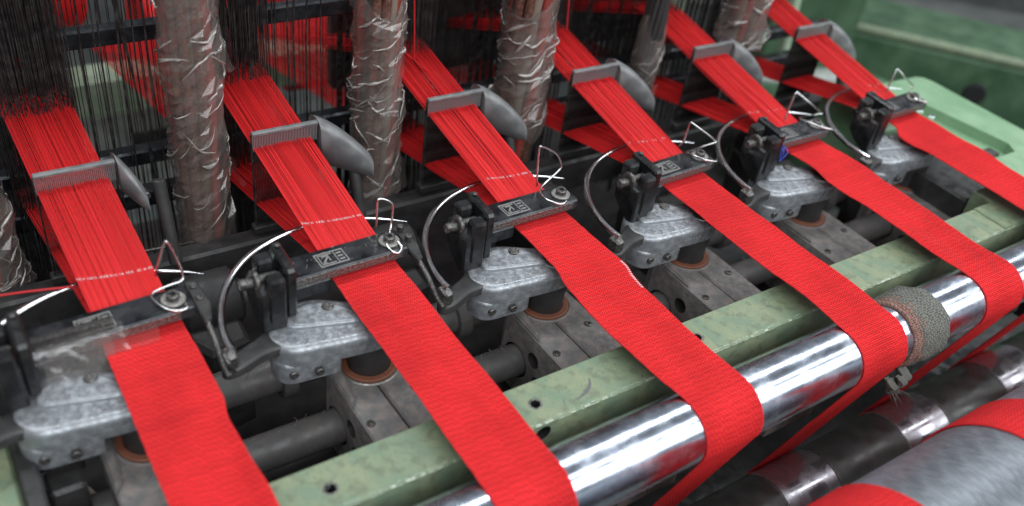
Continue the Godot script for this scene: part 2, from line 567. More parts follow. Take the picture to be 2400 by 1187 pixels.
func ribbon(i: int, left: Array, right: Array, full: bool, label: String) -> void:
	var t := thing("red_ribbon", label, "ribbon", Vector3(i * PITCH, 0, 0), "red ribbons running over the chrome roller")
	var path := cloth_path(1 if full else 0)
	var cols := 26
	var wav := noise(100 + i, 9.0, 3)
	var length := 0.0
	var rows := []
	var lens := []
	for s in path.size():
		var p = path[s]
		if s > 0:
			length += Vector2(p[0], p[1]).distance_to(Vector2(path[s - 1][0], path[s - 1][1]))
		lens.append(length)
		var flat := 1.0 - smoothstep(0.150, 0.166, p[1]) if s < 70 and p[2] > 0.99 else 0.0
		var zz: float = p[1] if p[2] > 0.99 and p[0] > -0.002 else 0.17
		var xl: float = -0.0332 + shift(left, zz)
		var xr: float = 0.0072 + shift(right, zz)
		var row := []
		for c in cols + 1:
			var f := float(c) / cols
			var x := lerpf(xl, xr, f)
			var near_plate := smoothstep(-0.01, 0.02, p[1])
			var lift := 0.0
			if flat > 0.0:
				lift = flat * near_plate * (wav.get_noise_2d(x * 3.0, p[1]) * 0.0026 - 0.0006 * (1.0 - pow(2.0 * f - 1.0, 2.0)))
				# a narrowed edge curls up a little
				lift += flat * clampf(-shift(right, zz) * 0.5, 0.0, 0.003) * smoothstep(0.75, 1.0, f)
				lift += flat * clampf(shift(right, zz) * 0.35, 0.0, 0.003) * smoothstep(0.8, 1.0, f)
			var bead := 0.00022 * (1.0 if f > 0.965 or f < 0.035 else 0.0)
			row.append([x, p[0] + p[2] * lift, p[1] + p[3] * lift, bead])
		rows.append(row)
	var st := mb()
	for side in [1.0, -1.0]:
		st.set_smooth_group(1 if side > 0 else 2)
		for s in path.size() - 1:
			for c in cols:
				var q := []
				for e in [[s, c], [s, c + 1], [s + 1, c + 1], [s + 1, c]]:
					var v = rows[e[0]][e[1]]
					var p = path[e[0]]
					var off: float = (0.00045 + v[3]) * side
					q.append([Vector3(v[0], v[1] + p[2] * off, v[2] + p[3] * off), Vector2(v[0] / 0.0112, lens[e[0]] / 0.0104), 0.93 + 0.22 * wav.get_noise_2d(v[0] * 2.0 + 40.0, lens[e[0]] * 1.3) + 0.10 * wav.get_noise_2d(3.0, lens[e[0]] * 14.0)])
				var out: Vector3 = Vector3(0, path[s][2], path[s][3]) * side
				uv_tri(st, q[0], q[1], q[2], out)
				uv_tri(st, q[0], q[2], q[3], out)
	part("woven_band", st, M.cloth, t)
	# corded edges
	for c in [0, cols]:
		var pts := []
		for s in path.size():
			var v = rows[s][c]
			var p = path[s]
			var wob := 0.00012 * sin(lens[s] * 3000.0)
			pts.append(Vector3(v[0] + wob, v[1], v[2]))
		var e := mb()
		tube(e, pts, 0.00062, 7)
		part("selvage", e, M.selvage, t)
	# the stitches of the edge: small beads along the part that lies before the roller
	var beads := mb()
	var sx := cols
	for s in range(10, path.size() - 1):
		if s > 92:
			break
		for h in 2:
			var va = rows[s][sx]
			var vb = rows[s + 1][sx]
			var f := 0.25 + 0.5 * h
			var c := Vector3(lerpf(va[0], vb[0], f) + 0.0003, lerpf(va[1], vb[1], f), lerpf(va[2], vb[2], f)) + Vector3(0, path[s][2], path[s][3]) * 0.0005
			var along := Vector3(0, vb[1] - va[1], vb[2] - va[2]).normalized()
			tube(beads, [c - along * 0.0005 - Vector3(0.0004, 0, 0), c, c + along * 0.0005 + Vector3(0.0003, 0, 0)], 0.00036, 5)
	part("edge_stitches", beads, M.selvage, t, true)
	if i == 2:
		# bare light filament where the edge has pulled
		for k in 16:
			var st2 := mb()
			var s := 22 + k / 2
			var va = rows[s][cols]
			var vb = rows[s + 1][cols]
			var f := 0.25 + 0.5 * (k % 2)
			var c := Vector3(lerpf(va[0], vb[0], f), lerpf(va[1], vb[1], f) + 0.0006, lerpf(va[2], vb[2], f))
			tube(st2, [c + Vector3(-0.0012, 0, -0.0004), c + Vector3(-0.0006, 0.0003, 0.0), c + Vector3(0.0001, 0, 0.0005)], 0.00026, 6)
			part("pale_stitch", st2, M.white_thread_and_glint, t)

func uv_tri(st: SurfaceTool, a: Array, b: Array, c: Array, out: Vector3) -> void:
	var v := [a, b, c]
	if (b[0] - a[0]).cross(c[0] - a[0]).dot(out) > 0.0:
		v = [a, c, b]
	for q in v:
		st.set_uv(q[1])
		if q.size() > 2:
			st.set_color(Color(q[2], q[2], q[2]))
		st.add_vertex(q[0])

# ------------------------------------------------------------------ warp yarns, heddles, reed
func yarn(st: SurfaceTool, pts: Array, r: float, tone: float) -> void:
	st.set_color(Color(0.72 * tone, 0.026 * tone, 0.028 * tone))
	st.set_smooth_group(1)
	var rings := []
	for p in pts:
		var pr := PackedVector3Array()
		for k in 4:
			var a := TAU * (k + 0.5) / 4.0
			pr.append(p + Vector3(cos(a) * r, sin(a) * r, 0))
		rings.append(pr)
	skin(st, rings, false)

func warp(i: int, label: String) -> void:
	var t := thing("warp_yarns", label, "yarn", Vector3(i * PITCH, 0, 0), "red warp yarns fanning up to the heddles")
	rng.seed = 500 + i
	for sheet in 2:
		var st := mb()
		var n := 150
		var gaps := {}
		for g in 5:
			gaps[rng.randi_range(3, n - 3)] = true
		for j in n:
			if gaps.has(j):
				continue
			var f := (j + 0.5 + rng.randf_range(-0.22, 0.22)) / n
			var x0 := lerpf(-0.0326, 0.0066, f)
			var x1 := lerpf(-0.0415, -0.0015, f) + rng.randf_range(-0.0004, 0.0004)
			var y1 := (0.041 if sheet == 0 else -0.031) + rng.randf_range(-0.0013, 0.0013)
			var z1 := -0.190 - 0.006 * (j % 4)
			y1 *= 1.0 + 0.012 * (j % 4)
			var a := Vector3(x0, 0.0012 if sheet == 0 else -0.0006, -0.018)
			var b := Vector3(x1, y1, z1)
			var m := a.lerp(b, 0.5) + Vector3(rng.randf_range(-0.0002, 0.0002), rng.randf_range(-0.0003, 0.0002), 0)
			if rng.randf() < 0.06:
				m += Vector3(rng.randf_range(-0.0012, 0.0012), rng.randf_range(-0.003, 0.0012), 0)
			# behind the heddle eye the end runs back to the rest of the loom
			var back := Vector3(x1 + lerpf(-0.012, 0.022, f), -0.10 + 0.02 * f, -0.56)
			var eye := b.lerp(back, 0.18)
			yarn(st, [a, m, b, eye, back], 0.00023, rng.randf_range(0.82, 1.10))
		part("upper_sheet" if sheet == 0 else "lower_sheet", st, M.yarn, t, true)
	# white ticks laid over the ends imitate the needle glinting between them
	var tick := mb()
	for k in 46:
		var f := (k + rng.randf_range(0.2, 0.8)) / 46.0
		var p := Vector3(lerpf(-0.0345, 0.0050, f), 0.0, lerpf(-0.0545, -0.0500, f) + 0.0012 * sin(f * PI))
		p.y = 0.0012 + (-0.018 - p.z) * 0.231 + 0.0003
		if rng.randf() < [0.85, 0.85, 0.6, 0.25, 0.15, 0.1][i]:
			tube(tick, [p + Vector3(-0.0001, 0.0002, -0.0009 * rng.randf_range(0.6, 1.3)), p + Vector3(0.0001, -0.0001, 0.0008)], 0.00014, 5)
	part("needle_glint_ticks", tick, M.white_thread_and_glint, t, true)

func heddles(i: int, label: String) -> void:
	var t := thing("heddle_bank", label, "heddles", Vector3(i * PITCH, 0, 0), "banks of black heddle wires above the warps")
	rng.seed = 900 + i
	for row in 5:
		var st := mb()
		for j in (58 if row < 4 else 26):
			var x := lerpf(-0.046, 0.003, (j + rng.randf()) / 58.0)
			if row == 4:
				x = lerpf(0.004, 0.075, (j + rng.randf()) / 26.0)
			var z := -0.186 - 0.016 * row - rng.randf() * 0.006
			var lean := rng.randf_range(-0.003, 0.003)
			var r := rng.randf_range(0.00022, 0.00042)
			var pts := [Vector3(x + lean, 0.20, z), Vector3(x, 0.043, z), Vector3(x, -0.034, z), Vector3(x - lean, -0.15, z)]
			var rings := []
			for p in pts:
				rings.append(ring(p, Vector3.RIGHT, Vector3(0, 0, 1), r, 4))
			skin(st, rings, false)
		part("heddle_row", st, M.heddle, t, true)
	# steel bands between the rows, one for each shaft
	for k in 7:
		var st := mb()
		var x := lerpf(-0.044, 0.0, k / 6.0)
		box(st, Vector3(x, 0.02, -0.262), Vector3(0.0052, 0.40, 0.0012), 0.0003)
		part("heddle_strip", st, M.heddle, t)

func reed(i: int, arm: float, label: String) -> void:
	var t := thing("reed", label, "reed", Vector3(i * PITCH, 0, -0.125), "grey reeds beating up the weft")
	var st := mb()
	var top := 0.0365
	var cross := Basis(Vector3(0, 0, 1), Vector3.UP, Vector3(1, 0, 0))
	prism(st, PackedVector2Array([Vector2(-0.0022, 0), Vector2(-0.0022, 0.0014), Vector2(-0.001, 0.0022), Vector2(0.001, 0.0022), Vector2(0.0022, 0.0014), Vector2(0.0022, 0)]), 0.0455, Transform3D(cross, Vector3(-0.0385, top - 0.002, 0)), 0.0004)
	part("cap", st, M.reed_frame, t)
	st = mb()
	box(st, Vector3(-0.016, -0.040, 0), Vector3(0.050, 0.006, 0.008), 0.0008)
	part("foot_rail", st, M.cast_dark, t)
	st = mb()
	var low_st := mb()
	for j in 42:
		var x := lerpf(-0.0380, 0.0060, j / 41.0)
		box(st, Vector3(x, 0.029, 0), Vector3(0.00042, 0.0125, 0.0026), 0.0)
		box(low_st, Vector3(x, -0.0075, 0), Vector3(0.00016, 0.0605, 0.0016), 0.0)
	part("dents", st, M.dent, t, true)
	part("lower_dents", low_st, M.heddle, t, true)
	for x in [-0.0386, 0.0068]:
		st = mb()
		box(st, Vector3(x, -0.002, 0), Vector3(0.0007, 0.072, 0.0030), 0.0002)
		part("end_post", st, M.heddle, t)
	# the holder: a rounded sheet cover on the right, its top falling away to the side
	st = mb()
	var rings := []
	var low0 := 0.006 if arm > 0.03 else 0.016
	for k in 17:
		var f := k / 16.0
		var x := 0.0080 + arm * f
		var yy := lerpf(top - 0.0005, 0.008 if arm > 0.03 else 0.018, pow(f, 1.5))
		var low := lerpf(low0, -0.006 if arm > 0.03 else 0.006, f)
		var zz := -0.004 + 0.012 * sin(f * PI * 0.5)
		var pr := PackedVector3Array([Vector3(x, yy - 0.006, zz - 0.012), Vector3(x, yy - 0.0022, zz - 0.0095), Vector3(x, yy - 0.0004, zz - 0.005), Vector3(x, yy, zz), Vector3(x, yy - 0.0009, zz + 0.004), Vector3(x, yy - 0.0030, zz + 0.007), Vector3(x, yy - 0.0065, zz + 0.0085), Vector3(x, low, zz + 0.0095), Vector3(x, low, zz - 0.012)])
		rings.append(pr)
	skin(st, rings, true, 1)
	part("holder_cover", st, M.reed_frame, t)
	st = mb()
	rod(st, Vector3(0.020, 0.012, 0.003), Vector3(0.020, 0.012, 0.0102), 0.003, 16)
	part("cover_screw", st, M.bolt, t)

# ------------------------------------------------------------------ the cloth holder at the fell: block, bar, emblem, bolt
func holder(i: int, dx: float, label: String) -> Node3D:
	var t := thing("cloth_holder", label, "clamp", Vector3(i * PITCH, 0, 0), "black cloth holders across the ribbons")
	t.rotation = Vector3(0, deg_to_rad([0.5, 0.0, -0.6, 0.9, -1.0, 0.7][i]), deg_to_rad([0.4, -0.3, 0.0, 0.5, -0.4, 0.3][i]))
	var st := mb()
	# body: seen from the side (z, y), thick along x
	var side := Basis(Vector3(0, 0, 1), Vector3.UP, Vector3(1, 0, 0))
	var body := PackedVector2Array([Vector2(-0.0125, 0.019), Vector2(-0.0125, 0.002), Vector2(-0.006, -0.004), Vector2(0.006, -0.0105), Vector2(0.0105, -0.0085), Vector2(0.0105, 0.0185), Vector2(0.004, 0.0195), Vector2(-0.006, 0.0195)])
	prism(st, body, 0.0152, Transform3D(side, Vector3(-0.0845 + dx, 0, 0)), 0.0012)
	part("body", st, M.black, t)
	for z in [[-0.0150, -0.0062, 0.0285], [0.0030, 0.0118, 0.0275]]:
		st = mb()
		var lo := 0.014 if z[0] < 0.0 else -0.002
		prism(st, PackedVector2Array([Vector2(z[0], lo), Vector2(z[1], lo), Vector2(z[1], z[2] - 0.002), Vector2(z[1] - 0.0012, z[2]), Vector2(z[0] + 0.0012, z[2]), Vector2(z[0], z[2] - 0.002)]), 0.0098, Transform3D(side, Vector3(-0.0800 + dx, 0, 0)), 0.0012)
		part("prong", st, M.black, t)
	st = mb()
	prism(st, PackedVector2Array([Vector2(-0.0185, 0.0), Vector2(0.0, -0.006), Vector2(0.0085, -0.004), Vector2(0.0085, 0.0275), Vector2(0.0070, 0.0292), Vector2(-0.0170, 0.0308), Vector2(-0.0185, 0.0295)]), 0.0062, Transform3D(side, Vector3(-0.0688 + dx, 0, 0)), 0.0012)
	part("jaw", st, M.black, t)
	st = mb()
	rod(st, Vector3(-0.0845 + dx, 0.0195, -0.0018), Vector3(-0.0815 + dx, 0.0195, -0.0018), 0.0068, 26)
	rod(st, Vector3(-0.0815 + dx, 0.0195, -0.0018), Vector3(-0.070 + dx, 0.0195, -0.0018), 0.0034, 16)
	part("washer", st, M.bolt, t)
	st = mb()
	rod(st, Vector3(-0.0918 + dx, 0.0195, -0.0018), Vector3(-0.0844 + dx, 0.0195, -0.0018), 0.0034, 6, 0.0004)
	part("bolt", st, M.bolt, t)
	st = mb()
	rod(st, Vector3(-0.0655 + dx, 0.0312, -0.013), Vector3(-0.0655 + dx, 0.0322, -0.013), 0.0016, 12, 0.0003)
	part("set_screw", st, M.bolt, t)
	# the bar across the ribbon
	st = mb()
	var x0 := -0.0626 + dx
	plan(st, [[x0, -0.0255], [0.0148, -0.0272], [0.0160, -0.0255], [0.0160, -0.0085], [0.0146, -0.0068], [x0, -0.0052]], 0.0028, 0.0100, 0.0009)
	var bar := part("bar", st, M.black_plate, t)
	st = mb()
	box(st, Vector3(-0.0245 + dx * 0.5, 0.0062, -0.0061), Vector3(0.072 - absf(dx), 0.0052, 0.0006), 0.0002, Basis(Vector3.UP, 0.018))
	part("worn_edge", st, M.worn, bar)
	st = mb()
	plan(st, [[x0, -0.018], [-0.038, -0.018], [-0.036, -0.012], [-0.036, -0.0066], [x0, -0.0058]], -0.0072, 0.0024, 0.0008)
	part("lower_jaw", st, M.black_plate, t)
	# raised emblem: frame, a mark in a square, three short lines
	st = mb()
	var e := Transform3D(Basis(Vector3.UP, 0.03), Vector3(-0.0318 + dx * 0.6, 0.0101, -0.0153))
	for b in [[0, -0.0058, 0.0184, 0.0008], [0, 0.0058, 0.0184, 0.0008], [-0.0088, 0, 0.0008, 0.0108], [0.0088, 0, 0.0008, 0.0108], [0.0030, 0, 0.0007, 0.0108], [-0.0030, -0.0042, 0.0092, 0.0006], [-0.0030, 0.0042, 0.0092, 0.0006], [-0.0072, 0, 0.0006, 0.0080], [0.0058, -0.0030, 0.0034, 0.0010], [0.0058, 0.0, 0.0034, 0.0010], [0.0058, 0.0030, 0.0034, 0.0010]]:
		box(st, e * Vector3(b[0], 0.00015, b[1]), Vector3(b[2], 0.0006, b[3]), 0.0001, e.basis)
	for b in [[-0.0036, 0.0004, 0.0074, 0.0012, 0.85], [-0.0012, -0.0006, 0.0009, 0.0050, 0.0], [-0.0030, -0.0030, 0.0044, 0.0009, 0.0], [-0.0052, 0.0028, 0.0022, 0.0012, -0.7]]:
		box(st, e * Vector3(b[0], 0.00015, b[1]), Vector3(b[2], 0.0006, b[3]), 0.0001, e.basis * Basis(Vector3.UP, b[4]))
	part("emblem", st, M.emblem, bar)
	# washer and socket screw at the right end
	st = mb()
	lathe(st, Vector3(0.0065, 0.0101, -0.0160), Vector3.UP, [[0, 0], [0, 0.0062], [0.0004, 0.0066], [0.0012, 0.0066], [0.0016, 0.0062], [0.0016, 0.0]], 28)
	part("end_washer", st, M.washer, bar)
	st = mb()
	lathe(st, Vector3(0.0065, 0.0116, -0.0160), Vector3.UP, [[0, 0], [0, 0.0037], [0.0028, 0.0037], [0.0034, 0.0032], [0.0034, 0.0018], [0.0012, 0.0016], [0.0012, 0.0]], 20)
	part("socket_screw", st, M.bolt, bar)
	return t

func wire_loop(i: int, pts: Array, r: float, label: String, sharp := false) -> void:
	var st := mb()
	tube(st, pts if sharp else smooth_path(pts, 5), r, 8)
	var o := part("wire_loop", st, M.wire, self)
	tag(o, label, "wire", "bent guard wires on the bar ends")

# ------------------------------------------------------------------ the needle with its head and post
func needle(i: int, label: String) -> void:
	var t := thing("weft_needle", label, "needle", Vector3(i * PITCH - 0.024, 0, 0.022), "curved weft needles swinging through the warps")
	t.rotation.y = deg_to_rad([0.0, -1.5, 1.0, 2.5, -2.0, 1.5][i])
	# post
	var st := mb()
	lathe(st, Vector3(0, -0.075, 0), Vector3.UP, [[0, 0], [0, 0.0128], [0.0445, 0.0128], [0.0452, 0.0138], [0.0540, 0.0138], [0.0545, 0.0128], [0.0545, 0.0]], 36)
	part("post", st, M.cast_dark, t)
	# head: a cast block with the seat for the needle
	st = mb()
	casting(st, [[0.0145, -0.002], [0.012, 0.010], [0.002, 0.0150], [-0.014, 0.0145], [-0.034, 0.0120], [-0.052, 0.008], [-0.0600, -0.006], [-0.054, -0.020], [-0.042, -0.0290], [-0.024, -0.0290], [-0.006, -0.0190], [0.009, -0.0120]], -0.0215, -0.0085, 0.0040)
	var head := part("head", st, M.alloy, t)
	st = mb()
	casting(st, [[-0.022, 0.010], [-0.036, 0.0105], [-0.054, 0.008], [-0.059, -0.004], [-0.052, -0.012], [-0.030, -0.004]], -0.0340, -0.0200, 0.003)
	part("seat_lug", st, M.alloy, head)
	st = mb()
	casting(st, [[-0.006, 0.002], [-0.028, -0.002], [-0.046, -0.008], [-0.044, -0.018], [-0.030, -0.0235], [-0.012, -0.014]], -0.0090, -0.0062, 0.0020)
	part("raised_pad", st, M.alloy, head)
	st = mb()
	rod(st, Vector3(-0.020, -0.0063, -0.0152), Vector3(-0.020, -0.0050, -0.0152), 0.0036, 18, 0.0004)
	part("head_screw", st, M.bolt, head)
	st = mb()
	rod(st, Vector3(0.002, -0.0088, 0.002), Vector3(0.002, -0.0072, 0.002), 0.0062, 22, 0.0005)
	part("post_cap", st, M.cast_dark, head)
	# machined hub ring and the clamping screws of the seat
	st = mb()
	lathe(st, Vector3(0.002, -0.0088, 0.002), Vector3.UP, [[0, 0.0068], [0.0009, 0.0070], [0.0011, 0.0086], [0.0, 0.0090]], 30)
	part("hub_ring", st, M.steel, head)
	for q in [[-0.036, -0.0190, 0.0118], [-0.050, -0.0190, 0.0085]]:
		st = mb()
		rod(st, Vector3(q[0], -0.0270, q[2] - 0.003), Vector3(q[0] - 0.0004, -0.0270, q[2] + 0.0022), 0.0026, 14, 0.0004)
		part("seat_screw", st, M.bolt, head)
	# arm out to the heel of the needle
	st = mb()
	casting(st, [[-0.050, -0.016], [-0.066, -0.009], [-0.080, -0.003], [-0.088, 0.003], [-0.088, 0.009], [-0.080, 0.010], [-0.064, 0.004], [-0.050, 0.002]], -0.0150, -0.0090, 0.002)
	part("arm", st, M.cast_dark, t)
	# the needle itself: a flat sickle, tapering to the tip
	var rings := []
	var n := 44
	for k in n + 1:
		var f := float(k) / n
		var a := lerpf(deg_to_rad(176.0), deg_to_rad(311.0), f)
		var c := Vector3(cos(a), 0, sin(a))
		var rad := 0.0825 + 0.0006 * sin(f * PI)
		var wide := lerpf(0.0021, 0.0014, smoothstep(0.35, 0.8, f)) * (1.0 - 0.75 * smoothstep(0.9, 1.0, f))
		var high := lerpf(0.0021, 0.0008, smoothstep(0.30, 0.62, f)) * (1.0 - 0.4 * smoothstep(0.9, 1.0, f))
		var p := c * rad + Vector3(0, 0.0012 + 0.0012 * f, 0)
		rings.append(PackedVector3Array([p - c * wide - Vector3(0, high * 0.6, 0), p - c * wide * 0.8 + Vector3(0, high * 0.8, 0), p + Vector3(0, high, 0), p + c * wide * 0.8 + Vector3(0, high * 0.8, 0), p + c * wide - Vector3(0, high * 0.6, 0), p - Vector3(0, high, 0)]))
	st = mb()
	skin(st, rings)
	part("needle_blade", st, M.bright, t)
	st = mb()
	box(st, Vector3(-0.0835, -0.0045, 0.0045), Vector3(0.007, 0.0095, 0.010), 0.0014)
	part("heel_clamp", st, M.bolt, t)

func bracket(i: int, label: String) -> void:
	var t := thing("bearing_bracket", label, "bracket", Vector3(i * PITCH, 0, 0), "cast bearing brackets under the ribbons")
	# body with the clamping slit open to the front; holes are cut in its side
	var st := mb()
	plan(st, [[-0.0490, 0.016], [-0.0470, 0.150], [-0.0232, 0.150], [-0.0276, 0.036], [-0.0262, 0.036], [-0.0218, 0.150], [0.0012, 0.150], [0.0002, 0.030], [-0.001, 0.016], [-0.008, 0.004], [-0.020, -0.002], [-0.034, 0.0], [-0.044, 0.008]], -0.108, -0.047, 0.0012)
	st.generate_normals()
	var c := CSGMesh3D.new()
	c.name = "body"
	c.mesh = st.commit()
	c.material = M.cast
	t.add_child(c)
	var k := 0
	for h in [[0.050, -0.0655, 0.0058], [0.058, -0.0820, 0.0062], [0.0320, -0.0800, 0.0128]]:
		var cy := CSGCylinder3D.new()
		cy.name = "side_hole" if k == 0 else "side_hole_%03d" % k
		k += 1
		cy.operation = CSGShape3D.OPERATION_SUBTRACTION
		cy.radius = h[2]
		cy.height = 0.024
		cy.sides = 24
		cy.material = M.cast_dark
		cy.rotation.z = PI / 2
		cy.position = Vector3(-0.049, h[1], h[0])
		c.add_child(cy)
	# the raised shoulder on the left of the bearing
	st = mb()
	prism(st, PackedVector2Array([Vector2(0.0, -0.047), Vector2(-0.0052, -0.047), Vector2(-0.0125, -0.054), Vector2(-0.0125, -0.108), Vector2(0.0, -0.108)]), 0.125, Transform3D(Basis(Vector3(1, 0, 0), Vector3.UP, Vector3(0, 0, 1)), Vector3(-0.0470, 0, 0.0165)), 0.0)
	# web: a low wedge from the shoulder to the bearing
	st = mb()
	lathe(st, Vector3(-0.024, -0.0475, 0.022), Vector3.UP, [[0, 0.0], [0, 0.0192], [0.0010, 0.0192], [0.0016, 0.0186], [0.0016, 0.0176], [0.0010, 0.0172], [0.0010, 0.0]], 40)
	part("bearing_rim", st, M.washer if i == 1 else M.cast, t)
	st = mb()
	lathe(st, Vector3(-0.024, -0.0470, 0.022), Vector3.UP, [[0, 0.0], [0, 0.0170], [0.0018, 0.0170], [0.0022, 0.0164], [0.0022, 0.0132], [0.0010, 0.0130], [0.0010, 0.0]], 40)
	part("bronze_bush", st, M.bush, t)
	st = mb()
	plan(st, [[-0.0488, 0.020], [-0.0430, 0.009], [-0.0400, 0.014], [-0.0440, 0.046], [-0.0484, 0.052]], -0.0480, -0.0440, 0.0016)
	part("web", st, M.cast, t)
	for q in [[-0.0440, 0.066], [-0.0080, 0.052], [-0.0080, 0.092]]:
		st = mb()
		lathe(st, Vector3(q[0], -0.0471, q[1]), Vector3.UP, [[0, 0.0], [0, 0.0026], [0.0008, 0.0026], [0.0012, 0.0022], [0.0012, 0.0012], [0.0004, 0.0010], [0.0004, 0.0]], 16)
		part("cap_screw", st, M.bolt, t)

# ------------------------------------------------------------------ plastic-wrapped cords
func film_column(x: float, top: float, low: float, r: float, z: float, seed_: int, label: String, thin := false) -> void:
	var t := thing("wrapped_cord_bundle", label, "cord bundle", Vector3(x, 0, z), "plastic wrapped bundles hanging between the heads")
	rng.seed = seed_
	var kinds := ["cord_brown", "cord_red", "cord_brown", "cord_dark", "cord_brown", "cord_brown", "cord_tan", "cord_brown", "cord_red"]
	for k in 24:
		var a := TAU * k / 12.0 + rng.randf_range(-0.2, 0.2)
		var rr := (r * 0.62 if k < 12 else r * 0.3)
		var pts := []
		for s in 7:
			var f := s / 6.0
			var yy := lerpf(top + 0.03, low - rng.randf_range(0.02, 0.05), f)
			var tight := 1.0 - 0.25 * smoothstep(0.6, 1.0, f)
			pts.append(Vector3(cos(a + f * 0.8) * rr * tight + rng.randf_range(-0.001, 0.001), yy, sin(a + f * 0.8) * rr * tight))
		var st := mb()
		tube(st, smooth_path(pts, 3), r * (0.19 if k < 12 else 0.24), 7)
		part("cord", st, M.cord_dark if thin else (M.cord_blue if k == 9 else M[kinds[(k * 5 + seed_) % kinds.size()]]), t)
	# the crinkled film: wound on in slanting turns, every turn creased into small flat facets
	var n1 := noise(seed_, 1.0, 3)
	for layer in 2:
		var seg := 20 + 4 * layer
		var step := 0.0085 if layer == 0 else 0.0072
		var rows := int((top - low) / step)
		var rings := []
		for s in rows + 1:
			var f := float(s) / rows
			var y := lerpf(top, low, f)
			var flare := 0.0 if thin else 0.0045 * smoothstep(0.84, 1.0, f)
			var ragged := smoothstep(0.86, 1.0, f) - smoothstep(0.12, 0.0, f)
			var pr := PackedVector3Array()
			for j in seg:
				var a := TAU * (j + 0.9 * s + rng.randf_range(-0.34, 0.34)) / seg
				var ca := cos(a)
				var sa := sin(a)
				var low_n := n1.get_noise_3d(ca * 0.8, sa * 0.8, y * 20.0 + layer * 5.0)
				var turn := pow(fposmod(y * 30.0 + a / TAU + 0.8 * low_n, 1.0), 2.5)
				var rad := r * (0.92 + 0.05 * layer + 0.24 * low_n + 0.13 * turn + rng.randf_range(-0.055, 0.055)) + flare * (0.4 + 0.9 * sin(a * 2.0 + seed_))
				pr.append(Vector3(ca * rad, y + rng.randf_range(-0.3, 0.3) * step + ragged * (0.010 * sin(a * 2.0 + seed_) + 0.006 * low_n + rng.randf_range(-0.004, 0.004)), sa * rad))
			rings.append(pr)
		var st := mb()
		skin(st, rings, false, 1 if layer == 0 else -1)
		part("plastic_film", st, M.film if layer == 0 else M.film_shiny, t)
	# standing folds of the film: thin pale creases that put highlight streaks round the bundle
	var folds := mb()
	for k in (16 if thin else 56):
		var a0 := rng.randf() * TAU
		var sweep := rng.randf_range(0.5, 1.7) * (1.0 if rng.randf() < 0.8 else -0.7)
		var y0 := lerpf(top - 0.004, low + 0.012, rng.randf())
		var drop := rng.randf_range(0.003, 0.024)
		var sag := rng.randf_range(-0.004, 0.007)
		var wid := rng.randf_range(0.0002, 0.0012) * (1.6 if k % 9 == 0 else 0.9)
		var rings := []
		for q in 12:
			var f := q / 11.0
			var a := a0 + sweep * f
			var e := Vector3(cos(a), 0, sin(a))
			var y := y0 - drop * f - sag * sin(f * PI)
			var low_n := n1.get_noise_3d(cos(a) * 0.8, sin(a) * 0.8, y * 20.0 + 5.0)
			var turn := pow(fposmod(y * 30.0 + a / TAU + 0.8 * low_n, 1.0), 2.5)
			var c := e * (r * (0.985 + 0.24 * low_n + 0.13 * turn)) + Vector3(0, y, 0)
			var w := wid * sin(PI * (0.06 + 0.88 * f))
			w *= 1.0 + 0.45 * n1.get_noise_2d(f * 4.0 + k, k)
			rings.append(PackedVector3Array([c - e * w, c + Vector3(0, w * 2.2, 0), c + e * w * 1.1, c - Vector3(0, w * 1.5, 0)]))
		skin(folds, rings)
	part("film_highlight_folds", folds, M.fold_highlight, t, true)
	# loose flaps
	for k in 3:
		var a := rng.randf() * TAU
		var y := lerpf(top, low, rng.randf_range(0.35, 0.98))
		var st := mb()
		st.set_smooth_group(1)
		var dirv := Vector3(cos(a), 0, sin(a))
		var tang := Vector3(-sin(a), 0, cos(a))
		var prev := []
		for s in 6:
			var f := s / 5.0
			var c := dirv * (r * (1.02 + 0.5 * f)) + Vector3(0, y - 0.012 * f + 0.004 * sin(f * 5.0 + k), 0)
			var w := 0.010 * (1.0 - 0.6 * f)
			var cur := [c - tang * w + Vector3(0, 0.002 * sin(k + f * 4.0), 0), c + dirv * 0.001 * sin(f * 9.0), c + tang * w]
			if s > 0:
				for e in 2:
					quad(st, prev[e], prev[e + 1], cur[e + 1], cur[e], Vector3.UP + dirv)
			prev = cur
		part("loose_flap", st, M.film, t)

